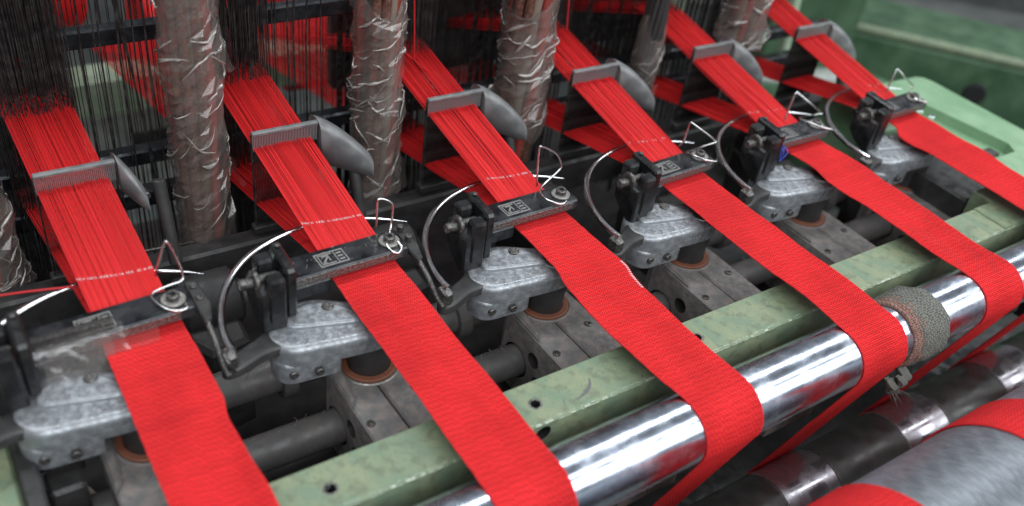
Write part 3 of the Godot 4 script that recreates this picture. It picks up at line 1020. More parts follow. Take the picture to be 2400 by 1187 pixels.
# ------------------------------------------------------------------ build
func _ready() -> void:
	# camera
	var cam := Camera3D.new()
	cam.name = "camera"
	add_child(cam)
	cam.position = Vector3(-0.07954763, 0.35337183, 0.38227539)
	cam.basis = Basis.from_euler(Vector3(-0.647369272, -0.664735528, 0.148777542))
	var att := CameraAttributesPhysical.new()
	att.frustum_focal_length = 43.59
	att.frustum_focus_distance = 0.60
	att.frustum_near = 0.02
	att.frustum_far = 30.0
	att.exposure_aperture = 6.0
	cam.attributes = att
	cam.current = true
	# surroundings: the dim even light of a factory hall
	var we := WorldEnvironment.new()
	we.name = "hall_light"
	var env := Environment.new()
	env.background_mode = Environment.BG_COLOR
	env.background_color = lin(0.17, 0.18, 0.195)
	env.tonemap_mode = Environment.TONE_MAPPER_LINEAR
	env.tonemap_exposure = 1.0
	env.sdfgi_enabled = true
	env.ssao_enabled = true
	env.ssil_enabled = true
	we.environment = env
	add_child(we)
	# three unseen overhead lights; the wide one is shaped for the roller's white band
	for l in [[20.0, 1.8, 0.14, 2.0], [47.0, 1.75, 0.75, 5.6], [-25.0, 1.9, 0.30, 4.2]]:
		var a := AreaLight3D.new()
		a.name = "unseen_area_light"
		add_child(a, true)
		a.area_size = Vector2(4.6, l[2])
		a.light_energy = l[3]
		a.light_color = Color(0.95, 0.98, 1.0)
		a.shadow_enabled = true
		a.area_range = 8.0
		var ang: float = deg_to_rad(l[0])
		var p := Vector3(0.9, cos(ang) * l[1], 0.17 + sin(ang) * l[1])
		a.look_at_from_position(p, Vector3(0.9, 0.0, 0.12), Vector3.RIGHT.cross(p).normalized())
	make_materials()
	large_parts()
	heads()
	front_rollers()
	small_things()
	surroundings()

func large_parts() -> void:
	# floor
	var st := mb()
	box(st, Vector3(1.2, -0.92, -1.5), Vector3(9, 0.04, 9), 0.0)
	var fl := part("floor", st, M.floor, self)
	fl.set_meta("kind", "structure")
	fl.set_meta("label", "dark grey factory floor far below the loom")
	# dark plate added under the heads to keep the gaps in shade
	st = mb()
	box(st, Vector3(0.28, -0.235, -0.13), Vector3(1.0, 0.05, 0.54), 0.003)
	var bed := part("dark_under_plate", st, M.cast_dark, self)
	tag(bed, "added dark plate for the shade deep under the shafts and brackets", "dark plate")
	# shafts
	for s in [["front_shaft", -0.080, 0.032, 0.0112, "sooty dark steel shaft entering the brackets just behind the green bar", M.shaft], ["rear_shaft", -0.085, -0.030, 0.0122, "thick brownish shaft under the needle heads, behind the front one", M.shaft], ["lower_shaft", -0.128, 0.010, 0.013, "lowest black shaft half lost in shadow between the other two", M.cast_dark]]:
		st = mb()
		rod(st, Vector3(-0.16, s[1], s[2]), Vector3(0.70, s[1], s[2]), s[3], 40)
		var o := part(s[0], st, s[5], self)
		tag(o, s[4], "shaft", "dark shafts along the loom")
		if s[0] == "rear_shaft":
			for i in 6:
				st = mb()
				lathe(st, Vector3(i * PITCH - 0.064, s[1], s[2]), Vector3.RIGHT, [[0, s[3]], [0, s[3] + 0.0042], [0.0008, s[3] + 0.005], [0.0092, s[3] + 0.005], [0.010, s[3] + 0.0042], [0.010, s[3]]], 36)
				part("collar", st, M.shaft, o)
	# green painted bar
	var bar := thing("green_bar", "pale green painted bar with chipped edge under the ribbons", "bar", Vector3.ZERO)
	st = mb()
	box(st, Vector3(0.235, -0.031, 0.1185), Vector3(0.77, 0.034, 0.030), 0.0008)
	st.generate_normals()
	var c := CSGMesh3D.new()
	c.name = "painted_beam"
	c.mesh = st.commit()
	c.material = M.green
	bar.add_child(c)
	var k := 0
	for h in [[0.037, 0.1205, 0.0028, 0], [0.158, 0.1195, 0.0028, 0], [0.2795, 0.1185, 0.0028, 0], [0.400, 0.1190, 0.0028, 0], [0.520, 0.1190, 0.0028, 0], [0.155, -0.022, 0.0052, 1], [0.42, -0.024, 0.0052, 1]]:
		var cy := CSGCylinder3D.new()
		cy.name = "bolt_hole" if k == 0 else "bolt_hole_%03d" % k
		k += 1
		cy.operation = CSGShape3D.OPERATION_SUBTRACTION
		cy.radius = h[2]
		cy.height = 0.022
		cy.sides = 20
		cy.material = M.hole
		if h[3] == 0:
			cy.position = Vector3(h[0], -0.015, h[1])
		else:
			cy.rotation.x = PI / 2
			cy.position = Vector3(h[0], h[1], 0.134)
		c.add_child(cy)
	for hx in [[0.037, 0.1205], [0.158, 0.1195], [0.2795, 0.1185], [0.400, 0.1190]]:
		st = mb()
		lathe(st, Vector3(hx[0], -0.01402, hx[1]), Vector3.UP, [[0, 0.0028], [0.0002, 0.0029], [0.0003, 0.0034], [0.0, 0.0041]], 24)
		part("worn_hole_rim", st, M.worn, bar)
	# scratches on the top face
	st = mb()
	rng.seed = 515
	for scr in 46:
		var c2 := Vector3(rng.randf_range(-0.05, 0.60), -0.01392, rng.randf_range(0.107, 0.130))
		var ang: float = rng.randf_range(-1.3, 1.3)
		var d2 := Vector3(cos(ang), 0, sin(ang)) * rng.randf_range(0.001, 0.006)
		var w2 := d2.normalized().cross(Vector3.UP) * rng.randf_range(0.00012, 0.00035)
		var room := minf(0.1325 - c2.z, c2.z - 0.1045)
		if absf(d2.z) < room:
			quad(st, c2 - d2, c2 + w2, c2 + d2, c2 - w2, Vector3.UP)
	part("scratches", st, M.scratch, bar, true)
	# chipped front edge: short slivers of bare metal and primer along the corner
	st = mb()
	rng.seed = 77
	var x := -0.12
	while x < 0.615:
		var l := rng.randf_range(0.0008, 0.0042)
		if rng.randf() < 0.72:
			var w := rng.randf_range(0.0007, 0.0019)
			var y0 := -0.0141
			var zf := 0.1332
			var p := [Vector3(x, y0 + 0.00022, zf - w), Vector3(x + l, y0 + 0.00022, zf - w * rng.randf_range(0.5, 1.1)), Vector3(x + l, y0 - w * 0.7, zf + 0.00045), Vector3(x, y0 - w * 0.6, zf + 0.00045)]
			quad(st, p[0], p[1], p[2], p[3], Vector3(0, 1, 1))
		x += l * rng.randf_range(0.6, 1.6)
	part("chipped_edge", st, M.chips, bar, true)
	# the crescent scuff on its top
	st = mb()
	var pts := []
	for q in [[0.1795, 0.1270], [0.1850, 0.1262], [0.1905, 0.1240], [0.1950, 0.1205], [0.1975, 0.1165]]:
		pts.append(Vector3(q[0], -0.01395, q[1]))
	var sp := smooth_path(pts, 4)
	for q in sp.size() - 1:
		var wd := 0.0011 * sin(PI * (q + 0.6) / sp.size())
		var d: Vector3 = (sp[q + 1] - sp[q]).normalized().cross(Vector3.UP) * wd
		quad(st, sp[q] - d, sp[q] + d, sp[q + 1] + d, sp[q + 1] - d, Vector3.UP)
	part("scuff_mark", st, M.scratch, bar)
	# stepped end piece of the bar, right
	st = mb()
	plan(st, [[0.590, 0.104], [0.612, 0.104], [0.612, 0.088], [0.660, 0.088], [0.660, 0.1325], [0.590, 0.1325]], -0.048, -0.0120, 0.0012)
	part("stepped_end", st, M.green, bar)
	# black side casting under the last ribbon
	st = mb()
	plan(st, [[0.618, -0.02], [0.700, -0.02], [0.700, 0.16], [0.664, 0.16], [0.664, 0.084], [0.618, 0.084]], -0.120, -0.026, 0.002)
	tag(part("side_casting", st, M.cast_dark, self), "black iron side casting beneath the farthest ribbon", "casting")
	# chrome roller
	var rol := thing("chrome_roller", "shiny chrome roller that the ribbons bend over", "roller", Vector3(0, ROLL_Y, ROLL_Z))
	st = mb()
	lathe(st, Vector3(-0.20, 0, 0), Vector3.RIGHT, [[0, 0.0], [0, ROLL_R - 0.001], [0.001, ROLL_R], [0.93, ROLL_R], [0.931, ROLL_R - 0.001], [0.931, 0.0]], 128)
	part("barrel", st, M.chrome, rol)

func heads() -> void:
	var holder_labels := [
		"near black cloth holder bound with clear tape, at the left frame", "cloth holder with a small V wire, second from the left frame", "cloth holder crossing the ribbon with the pulled pale edge stitches",
		"cloth holder crossing the ribbon nearest the gauze wrapping, on its left", "cloth holder with a blue thread tuft, fifth of the row", "farthest cloth holder, in front of the light green cover"]
	var ribbon_labels := [
		"nearest red ribbon, running off the bottom left of the frame", "second red ribbon, crossing the chrome roller at the bottom edge", "third red ribbon, whose right edge shows a pulled pale stitch",
		"fourth red ribbon, just left of the gauze wrapping on the roller", "fifth red ribbon, just right of the gauze wrapping on the roller", "farthest red ribbon, narrowed and shifted beside the green cover"]
	var left := [
		[[-0.03, 0.0], [0.2, 0.0]], [[-0.03, 0.0], [0.2, 0.0]],
		[[-0.03, 0.0], [0.035, 0.0005], [0.060, -0.0050], [0.10, -0.0065], [0.14, -0.0035], [0.166, -0.001]],
		[[-0.03, 0.0], [0.05, -0.001], [0.12, 0.001], [0.166, 0.0]],
		[[-0.03, 0.0], [0.02, 0.0015], [0.04, -0.003], [0.10, -0.002], [0.166, -0.001]],
		[[-0.03, 0.001], [0.0, 0.0], [0.016, -0.0125], [0.05, -0.010], [0.10, -0.012], [0.166, -0.010]]]
	var right := [
		[[-0.03, 0.0], [0.04, 0.0008], [0.054, 0.0008], [0.070, -0.0018], [0.092, -0.0008], [0.12, 0.0008], [0.166, 0.0]],
		[[-0.03, 0.0], [0.2, 0.0]],
		[[-0.03, 0.0], [0.035, 0.0018], [0.055, 0.0022], [0.075, -0.0022], [0.11, -0.001], [0.166, 0.0]],
		[[-0.03, 0.0], [0.06, 0.0008], [0.12, -0.001], [0.166, 0.0]],
		[[-0.03, 0.0], [0.035, 0.002], [0.07, -0.001], [0.166, 0.0]],
		[[-0.03, 0.0], [0.02, -0.006], [0.05, -0.008], [0.10, -0.009], [0.166, -0.009]]]
	var shiftx := [-0.004, 0.0, 0.0, 0.006, 0.002, 0.001]
	var beside := ["of the nearest head", "of the second ribbon from the left", "of the ribbon with pulled pale stitches", "of the ribbon left of the gauze", "of the ribbon right of the gauze", "of the farthest ribbon"]
	for i in 6:
		ribbon(i, left[i], right[i], i >= 2, ribbon_labels[i])
		warp(i, "red warp yarns " + beside[i])
		heddles(i, "black heddle wires " + beside[i])
		reed(i, 0.012 if i == 0 else 0.034, "grey reed " + beside[i])
		holder(i, shiftx[i], holder_labels[i])
		needle(i, "polished curved needle on a pale alloy head " + beside[i])
		bracket(i, "dark cast bracket with red bearing ring " + beside[i])
	# what stands behind the heads: low castings that carry the reeds
	for i in 6:
		var t := thing("reed_casting", "rounded dark casting below the reed " + beside[i], "casting", Vector3(i * PITCH, 0, 0), "dark castings under the reeds")
		var st := mb()
		rod(st, Vector3(0.022, -0.058, -0.085), Vector3(0.062, -0.058, -0.085), 0.020, 32, 0.003)
		part("housing", st, M.cast_dark, t)
		st = mb()
		rod(st, Vector3(0.0615, -0.058, -0.085), Vector3(0.0665, -0.058, -0.085), 0.009, 24, 0.001)
		part("boss", st, M.cast, t)
		st = mb()
		plan(st, [[0.020, -0.10], [0.060, -0.10], [0.056, -0.045], [0.030, -0.040], [0.022, -0.055]], -0.14, -0.062, 0.003)
		part("foot", st, M.cast_dark, t)
		st = mb()
		rod(st, Vector3(0.030, -0.035, -0.103), Vector3(0.030, 0.018, -0.122), 0.0042, 16)
		part("lever", st, M.cast_dark, t)
		# cream lug deeper down
		st = mb()
		plan(st, [[-0.088, -0.014], [-0.060, -0.018], [-0.053, 0.0], [-0.056, 0.022], [-0.082, 0.026], [-0.094, 0.006]], -0.150, -0.098, 0.004)
		tag(part("cream_lug", st, M.cream, self), "pale cream lug left of the bracket " + beside[i], "lug", "cream lugs between the brackets")
	# the long sley beam and the heald frame bars
	var st := mb()
	box(st, Vector3(0.28, -0.062, -0.128), Vector3(0.92, 0.030, 0.016), 0.002)
	tag(part("sley_beam", st, M.cast_dark, self), "long dark beam behind the needle heads that carries the reeds", "beam")
	for b in [[0.068, -0.228, 0.013, 0.010, "upper black heald bar crossing behind the wires"], [-0.018, -0.212, 0.012, 0.012, "black heald bar just below the yarns, upper of two"], [-0.050, -0.208, 0.014, 0.012, "black heald bar near the wire racks, lower of two"]]:
		st = mb()
		box(st, Vector3(0.28, b[0], b[1]), Vector3(0.95, b[2], b[3]), 0.0015)
		tag(part("heald_bar", st, M.black_plate, self), b[4], "bar", "black heald bars")

func front_rollers() -> void:
	var t := thing("banded_roller", "dark lower roller with polished bright bands where ribbons pass", "roller", Vector3(0, -0.170, 0.170))
	var st := mb()
	lathe(st, Vector3(-0.20, 0, 0), Vector3.RIGHT, [[0, 0.0], [0, 0.0270], [0.001, 0.0278], [0.95, 0.0278], [0.951, 0.027], [0.951, 0.0]], 96)
	part("core", st, M.roll_dark, t)
	for i in 6:
		st = mb()
		lathe(st, Vector3(i * PITCH - 0.0395, 0, 0), Vector3.RIGHT, [[0, 0.027], [0, 0.0279], [0.0004, 0.0282], [0.0500, 0.0282], [0.0504, 0.0279], [0.0504, 0.027]], 96)
		part("polished_band", st, M.roll_band, t)
		for x in [-0.0415, 0.0122]:
			st = mb()
			lathe(st, Vector3(i * PITCH + x, 0, 0), Vector3.RIGHT, [[0, 0.027], [0, 0.0281], [0.0007, 0.0281], [0.0007, 0.027]], 96)
			part("worn_ring", st, M.worn, t)
	var k := thing("grip_roller", "large silver roller with fine grooves under the front ribbons", "roller", Vector3(0, -0.036, 0.293))
	st = mb()
	st.set_smooth_group(1)
	var seg := 160
	var r := 0.055
	var xs := [0.10, 0.18, 0.26, 0.34, 0.42, 0.50, 0.60]
	for a in xs.size() - 1:
		for s in seg:
			var q := []
			for e in [[a, s], [a + 1, s], [a + 1, s + 1], [a, s + 1]]:
				var ang: float = TAU * e[1] / seg
				q.append([Vector3(xs[e[0]], cos(ang) * r, sin(ang) * r), Vector2(xs[e[0]] / 0.0160, e[1] * TAU * r / seg / 0.0576)])
			var mid := Vector3(0, cos(TAU * (s + 0.5) / seg), sin(TAU * (s + 0.5) / seg))
			uv_tri(st, q[0], q[1], q[2], mid)
			uv_tri(st, q[0], q[2], q[3], mid)
	part("grooved_barrel", st, M.knurl, k)
	for e in [0.10, 0.60]:
		st = mb()
		rod(st, Vector3(e - 0.004, 0, 0), Vector3(e + 0.004, 0, 0), r - 0.001, 64)
		part("end_disc", st, M.steel, k)

func gauze_ring(x0: float, x1: float, r0: float, r1: float, seed_: int, turns: int) -> SurfaceTool:
	var st := mb()
	st.set_smooth_group(1)
	var n := noise(seed_, 1.4, 3)
	var seg := 90
	var cols := 22
	var pts := []
	for s in seg + 1:
		var a := TAU * s / seg
		var row := []
		for c in cols + 1:
			var f := float(c) / cols
			var ridge := 0.0
			for q in turns:
				ridge += 0.00025 * exp(-pow((f - (q + 0.5) / turns + 0.05 * sin(a * 2.0 + q)) * turns * 2.0, 2.0))
			var rr := lerpf(r0, r1, sin(clampf(f * 1.15, 0, 1) * PI * 0.5)) * (1.0 if f < 0.93 else 1.0 - 0.10 * (f - 0.93) / 0.07)
			ridge += 0.0014 * pow(fposmod(f * turns * 0.8 + 0.30 * sin(a + seed_) + a / TAU, 1.0), 1.6)
			rr += ridge + n.get_noise_3d(cos(a) * 1.6, sin(a) * 1.6, f * 3.0) * 0.0011
			if c == 0 or c == cols:
				rr = ROLL_R + 0.0002
			var x := lerpf(x0, x1, f) + 0.0022 * sin(a + 0.8) + n.get_noise_3d(cos(a), sin(a), 9.0) * 0.0012
			row.append([Vector3(x, cos(a) * rr, sin(a) * rr), Vector2(f * (x1 - x0) / 0.012, a * 0.024 / 0.012)])
		pts.append(row)
	for s in seg:
		var a := TAU * (s + 0.5) / seg
		for c in cols:
			var out: Vector3 = Vector3(0.0, cos(a), sin(a)) + Vector3((-1.5 if c == 0 else 0.0) + (1.5 if c == cols - 1 else 0.0), 0, 0)
			uv_tri(st, pts[s][c], pts[s][c + 1], pts[s + 1][c + 1], out)
			uv_tri(st, pts[s][c], pts[s + 1][c + 1], pts[s + 1][c], out)
	return st

func small_things() -> void:
	# gauze tied round the chrome roller
	var t := thing("gauze_wrapping", "grey gauze bandage knotted round the chrome roller", "bandage", Vector3(0, ROLL_Y, ROLL_Z))
	part("inner_turns", gauze_ring(0.4035, 0.4150, 0.0209, 0.0224, 61, 3), M.pink_gauze, t)
	part("outer_turns", gauze_ring(0.4085, 0.4365, 0.0224, 0.0240, 62, 5), M.gauze, t)
	var kn := Vector3(0.4085, -0.0290, 0.0130)
	rng.seed = 300
	var st := mb()
	# the knot: a folded strip pulled through itself
	for lobe in [[Vector3(0.004, 0.010, 0.002), Vector3(0.009, 0.001, 0.006), Vector3(0.004, -0.006, 0.005), 0.0046], [Vector3(-0.006, 0.004, 0.003), Vector3(-0.002, -0.002, 0.007), Vector3(0.006, -0.004, 0.004), 0.0038], [Vector3(0.0, 0.006, 0.006), Vector3(0.004, 0.0, 0.0085), Vector3(0.001, -0.007, 0.004), 0.0032]]:
		var path := smooth_path([kn + lobe[0], kn + lobe[1], kn + lobe[2]], 7)
		var rings := []
		for q in path.size():
			var f := q / float(path.size() - 1)
			var rr := PackedVector3Array()
			for e in 16:
				var a := TAU * e / 16.0
				var w: float = lobe[3] * (0.75 + 0.35 * sin(f * PI)) * (1.0 + 0.22 * sin(a * 5.0 + f * 7.0) + rng.randf_range(-0.06, 0.06))
				rr.append(path[q] + Vector3(cos(a) * w, 0.15 * w * sin(a * 3.0), sin(a) * w * 0.62))
			rings.append(rr)
		skin(st, rings)
	part("knot", st, M.gauze_plain, t)
	for e in 40:
		st = mb()
		var a := rng.randf_range(-0.9, 1.3)
		var d := Vector3(cos(a), rng.randf_range(-1.2, 0.1), sin(a) * 0.8).normalized()
		var l := rng.randf_range(0.005, 0.014)
		var b := kn + Vector3(rng.randf_range(-0.003, 0.005), rng.randf_range(-0.010, -0.004), 0.004)
		tube(st, smooth_path([b, b + d * l * 0.6 + Vector3(rng.randf_range(-0.002, 0.002), 0, 0), b + d * l + Vector3(rng.randf_range(-0.003, 0.003), -0.002, 0.001)], 4), rng.randf_range(0.0003, 0.0010), 5, 0.0001)
		part("frayed_end", st, M.gauze_plain, t)

	# guard wires
	var y := 0.0126
	wire_loop(0, [Vector3(0.003, 0.014, -0.036), Vector3(0.0085, 0.037, -0.031), Vector3(0.0105, 0.0385, -0.030), Vector3(0.0135, 0.030, -0.030), Vector3(0.0158, 0.018, -0.030), Vector3(0.0150, 0.0125, -0.028), Vector3(0.006, 0.0118, -0.027), Vector3(-0.0022, 0.012, -0.0240), Vector3(-0.0030, 0.012, -0.018), Vector3(0.001, 0.0118, -0.0085), Vector3(0.006, 0.0116, -0.0050), Vector3(0.0105, 0.0116, -0.0055), Vector3(0.011, 0.0118, -0.0095)], 0.0008, "hook shaped guard wire on the tape bound holder")
	wire_loop(1, [Vector3(0.135, 0.012, -0.030), Vector3(0.1350, 0.030, -0.030), Vector3(0.1365, 0.0330, -0.030), Vector3(0.1415, 0.0310, -0.029), Vector3(0.1448, 0.0265, -0.028), Vector3(0.1430, 0.016, -0.026), Vector3(0.1400, 0.0122, -0.022), Vector3(0.1335, 0.012, -0.014), Vector3(0.1335, 0.0105, -0.007), Vector3(0.137, 0.0095, -0.0045), Vector3(0.1405, 0.011, -0.007), Vector3(0.140, 0.0122, -0.0115)], 0.00075, "narrow V shaped guard wire over the second ribbon's bar")
	wire_loop(2, [Vector3(0.257, 0.011, -0.031), Vector3(0.2535, 0.040, -0.030), Vector3(0.2555, 0.043, -0.030), Vector3(0.2685, 0.0345, -0.030), Vector3(0.2745, 0.025, -0.030), Vector3(0.2740, 0.0205, -0.030), Vector3(0.263, 0.0135, -0.029), Vector3(0.2560, y, -0.025), Vector3(0.2525, y, -0.0200), Vector3(0.2525, y, -0.012), Vector3(0.2565, y, -0.0052), Vector3(0.2610, y, -0.0040), Vector3(0.2660, y, -0.0075)], 0.00075, "tall S shaped guard wire above the third ribbon's bar")
	wire_loop(3, [Vector3(0.3890, 0.012, -0.032), Vector3(0.3905, 0.017, -0.030), Vector3(0.3920, 0.0330, -0.030), Vector3(0.3930, 0.0330, -0.030), Vector3(0.4190, 0.0150, -0.0240), Vector3(0.4195, 0.0140, -0.0235), Vector3(0.3880, y, -0.0230), Vector3(0.3878, y, -0.0220), Vector3(0.3940, y, -0.0080), Vector3(0.4010, y, -0.0030), Vector3(0.4035, y, -0.0060)], 0.00075, "Z shaped guard wire on the fourth ribbon's bar", true)
	wire_loop(4, [Vector3(0.5040, 0.012, -0.031), Vector3(0.5050, 0.036, -0.030), Vector3(0.5060, 0.0375, -0.030), Vector3(0.5460, 0.0120, -0.0280), Vector3(0.5465, 0.0110, -0.0275), Vector3(0.5200, 0.0118, -0.0290), Vector3(0.5190, 0.0118, -0.0270), Vector3(0.5240, y, -0.0100), Vector3(0.5310, y, -0.0020), Vector3(0.5340, y, -0.0050)], 0.0008, "Z shaped guard wire above the fifth ribbon's bar", true)
	wire_loop(5, [Vector3(0.6330, 0.014, -0.030), Vector3(0.6350, 0.0350, -0.030), Vector3(0.6360, 0.0360, -0.030), Vector3(0.6680, 0.0150, -0.0280), Vector3(0.6600, 0.0120, -0.0240), Vector3(0.6520, y, -0.0100), Vector3(0.6580, y, -0.004)], 0.0008, "pale guard wire on the farthest bar before the green cover", true)

	# latch levers on the right of the first two bars
	for i in 2:
		var l := thing("latch_lever", ["dark latch lever with upturned tip beside the nearest ribbon", "dark latch lever with upturned tip beside the second ribbon"][i], "lever", Vector3(i * PITCH, 0, 0), "latch levers at the bar ends")
		st = mb()
		plan(st, [[0.0170, -0.034], [0.0235, -0.033], [0.0250, -0.012], [0.0215, 0.0], [0.0172, 0.003], [0.0164, -0.010]], 0.0018, 0.0060, 0.0008)
		part("plate", st, M.cast_dark, l)
		for z in [-0.028, -0.017]:
			st = mb()
			rod(st, Vector3(0.0205, 0.0058, z), Vector3(0.0205, 0.0072 if i == 0 else 0.0105, z), 0.0022, 14, 0.0003)
			part("screw", st, M.bolt, l)
		st = mb()
		tube(st, smooth_path([Vector3(0.0190, 0.0035, -0.002), Vector3(0.0185, 0.000, 0.012), Vector3(0.0182, -0.006, 0.026), Vector3(0.0185, -0.0085, 0.034)], 6), 0.0018, 10)
		part("arm", st, M.bolt, l)
		st = mb()
		box(st, Vector3(0.0205, -0.0035, 0.029), Vector3(0.0018, 0.013, 0.0075), 0.0006, Basis(Vector3.FORWARD, -0.35) * Basis(Vector3.RIGHT, 0.3))
		part("upturned_tip", st, M.bolt, l)

	# clear tape bound round the first bar: crumpled sheets hanging over its front edge
	t = thing("clear_tape", "crinkled clear tape bound round the nearest black bar", "tape", Vector3.ZERO)
	for turn in 3:
		rng.seed = 60 + turn
		st = mb()
		var prev := []
		var outline := [[-0.0120, 0.0105], [-0.0060, 0.0106], [-0.0040, 0.0085], [-0.0020, 0.0030], [0.0010, -0.0030], [0.0025, -0.0085], [0.0005, -0.0130], [-0.0060, -0.0140]]
		if turn == 2:
			outline = [[-0.0045, 0.0090], [-0.0030, 0.0030], [0.0006, -0.0020], [0.0022, -0.0060]]
		for s in 15:
			var f := s / 14.0
			var x := lerpf([-0.068, -0.064, -0.044][turn], [-0.022, -0.030, -0.006][turn], f)
			var cur := []
			for k in outline.size() * 2 - 1:
				var q0 = outline[k / 2]
				var q1 = outline[mini(k / 2 + 1, outline.size() - 1)]
				var g := 0.5 * (k % 2)
				var loose: float = clampf(k / 6.0, 0.12, 1.0)
				cur.append(Vector3(x + 0.0016 * rng.randf_range(-1, 1) * loose, lerpf(q0[1], q1[1], g) + 0.0016 * loose * rng.randf_range(-1, 1) - 0.0016 * turn * loose, lerpf(q0[0], q1[0], g) + 0.0014 * loose * rng.randf_range(-1, 1) + 0.0008 * turn + 0.0006))
			if s > 0:
				st.set_smooth_group(1)
				for k in cur.size() - 1:
					quad(st, prev[k], prev[k + 1], cur[k + 1], cur[k], Vector3(0, 0.6, 1))
			prev = cur
		part("tape_turn", st, M.film_dull if turn == 1 else M.film, t)
	# coil spring along the same bar
	st = mb()
	var pts := []
	for s in 420:
		var a := s * TAU / 14.0
		pts.append(Vector3(-0.068 + s * 0.042 / 420.0, 0.0145 + cos(a) * 0.0023, -0.0085 + sin(a) * 0.0023))
	tube(st, pts, 0.00042, 6)
	tag(part("coil_spring", st, M.bolt, self), "dark coil spring lying on the nearest bar by the left block", "spring")

	# loose threads
	st = mb()
	tube(st, smooth_path([Vector3(-0.115, 0.012, -0.055), Vector3(-0.075, 0.008, -0.060), Vector3(-0.036, 0.003, -0.058)], 8), 0.0006, 6)
	tag(part("red_thread", st, M.red_thread, self), "single red weft thread coming in from the left edge", "thread")
	t = thing("blue_thread_tuft", "small tuft of blue thread caught on the fifth holder", "thread", Vector3(0.461, 0.014, 0.002))
	rng.seed = 41
	for k in 4:
		st = mb()
		var p := [Vector3(rng.randf_range(-0.002, 0.002), rng.randf_range(0.002, 0.006), rng.randf_range(-0.004, 0.004)), Vector3(rng.randf_range(-0.001, 0.004), 0.0, rng.randf_range(0.003, 0.008)), Vector3(rng.randf_range(-0.003, 0.003), -0.008, rng.randf_range(0.003, 0.008))]
		tube(st, smooth_path(p, 5), 0.0006, 5)
		part("strand", st, M.blue, t)
	for e in [[0.300, 0.093, -0.02, 0.21, "thin red thread hanging beside the third wrapped bundle"], [0.352, 0.372, 0.05, 0.20, "slack red thread between the fourth warp and the heddles"], [0.218, 0.232, 0.045, 0.19, "red thread rising beside the second wrapped bundle"]]:
		st = mb()
		tube(st, smooth_path([Vector3(e[0], e[3], -0.17), Vector3((e[0] + e[1]) * 0.5 + 0.003, (e[2] + e[3]) * 0.5, -0.168), Vector3(e[1] if e[1] > 0.2 else e[0] + 0.01, e[2], -0.166)], 6), 0.0006, 5)
		tag(part("red_thread", st, M.red_thread, self), e[4], "thread")

	# plastic wrapped bundles
	film_column(-0.070, 0.02, -0.085, 0.018, -0.150, 7, "wrapped bundle cut by the left edge of the picture")
	film_column(0.0655, 0.21, -0.060, 0.0185, -0.154, 3, "brownish plastic wrapped bundle between the first two heads")
	film_column(0.1955, 0.105, -0.068, 0.0182, -0.154, 5, "plastic wrapped bundle with open top between second and third heads")
	film_column(0.3240, 0.088, -0.020, 0.0215, -0.154, 9, "plastic wrapped bundle between third and fourth heads, ending in a torn tip")
	film_column(0.4560, 0.045, -0.010, 0.0120, -0.154, 11, "thin dark bundle with a torn plastic end between fourth and fifth heads", true)
	film_column(0.5680, 0.20, 0.018, 0.0200, -0.154, 13, "farthest plastic wrapped bundle, between the fifth and sixth heads")

	# single stray wires between the banks
	rng.seed = 600
	for e in [[0.012, 0.010, 0.20], [0.018, 0.022, 0.20], [0.024, 0.021, 0.20], [0.030, 0.049, 0.16], [0.034, 0.034, 0.20], [0.038, 0.030, 0.20], [0.043, 0.044, 0.20], [0.048, 0.055, 0.20], [0.026, 0.052, 0.14], [0.139, 0.138, 0.20], [0.147, 0.149, 0.20], [0.153, 0.152, 0.20], [0.164, 0.160, 0.20], [0.172, 0.174, 0.20]]:
		st = mb()
		tube(st, [Vector3(e[0] + 0.004, e[2], -0.200), Vector3(lerpf(e[0], e[1], 0.5), 0.06, -0.202), Vector3(e[1], -0.09, -0.198)], rng.randf_range(0.0004, 0.0008), 6)
		tag(part("stray_wire", st, M.heddle, self), "single dark wire hanging in the gap between two heddle banks", "wire", "stray wires between the banks")
	# rack of thin rods low between the first two heads
	t = thing("wire_rack", "small rack of thin dark rods low between the first two heads", "rack")
	for k in 6:
		st = mb()
		tube(st, [Vector3(0.012, -0.055 - 0.004 * k, -0.150 + 0.013 * k), Vector3(0.062, -0.058 - 0.004 * k, -0.150 + 0.013 * k)], 0.0012, 8)
		part("rack_rod", st, M.bolt, t)
	# lint on the shafts
	st = mb()
	rng.seed = 808
	for k in 420:
		var x := rng.randf_range(0.0, 0.60)
		var a := rng.randf_range(-0.9, 0.6)
		var rear := k % 2 == 0
		var c := Vector3(x, -0.085 if rear else -0.080, -0.030 if rear else 0.032)
		var r := 0.0123 if rear else 0.0113
		var b := c + Vector3(0, cos(a), sin(a)) * r
		var d := Vector3(rng.randf_range(-1, 1), rng.randf_range(0.0, 0.7), rng.randf_range(-1, 1)) * 0.003
		tube(st, [b, b + d * 0.6 + Vector3(0, 0.0006, 0), b + d], 0.00012, 3)
	for k in 260:
		# short red and grey fibres lying on the bars, heads and brackets
		var hx: float = (k % 6) * PITCH
		var b: Vector3 = [Vector3(hx + rng.randf_range(-0.045, 0.0), -0.0468, rng.randf_range(0.045, 0.10)), Vector3(hx + rng.randf_range(-0.06, 0.01), 0.0102, rng.randf_range(-0.026, -0.008)), Vector3(hx + rng.randf_range(0.015, 0.06), -0.037, rng.randf_range(-0.10, -0.07))][k % 3]
		var d := Vector3(rng.randf_range(-1, 1), rng.randf_range(0.0, 0.35), rng.randf_range(-1, 1)) * rng.randf_range(0.001, 0.0035)
		tube(st, [b, b + d * 0.5 + Vector3(0.0003, 0.0003, 0), b + d], 0.00011, 3)
	var li := part("lint", st, M.lint, self, true)
	li.set_meta("label", "grey fibre lint clinging to the dark shafts")

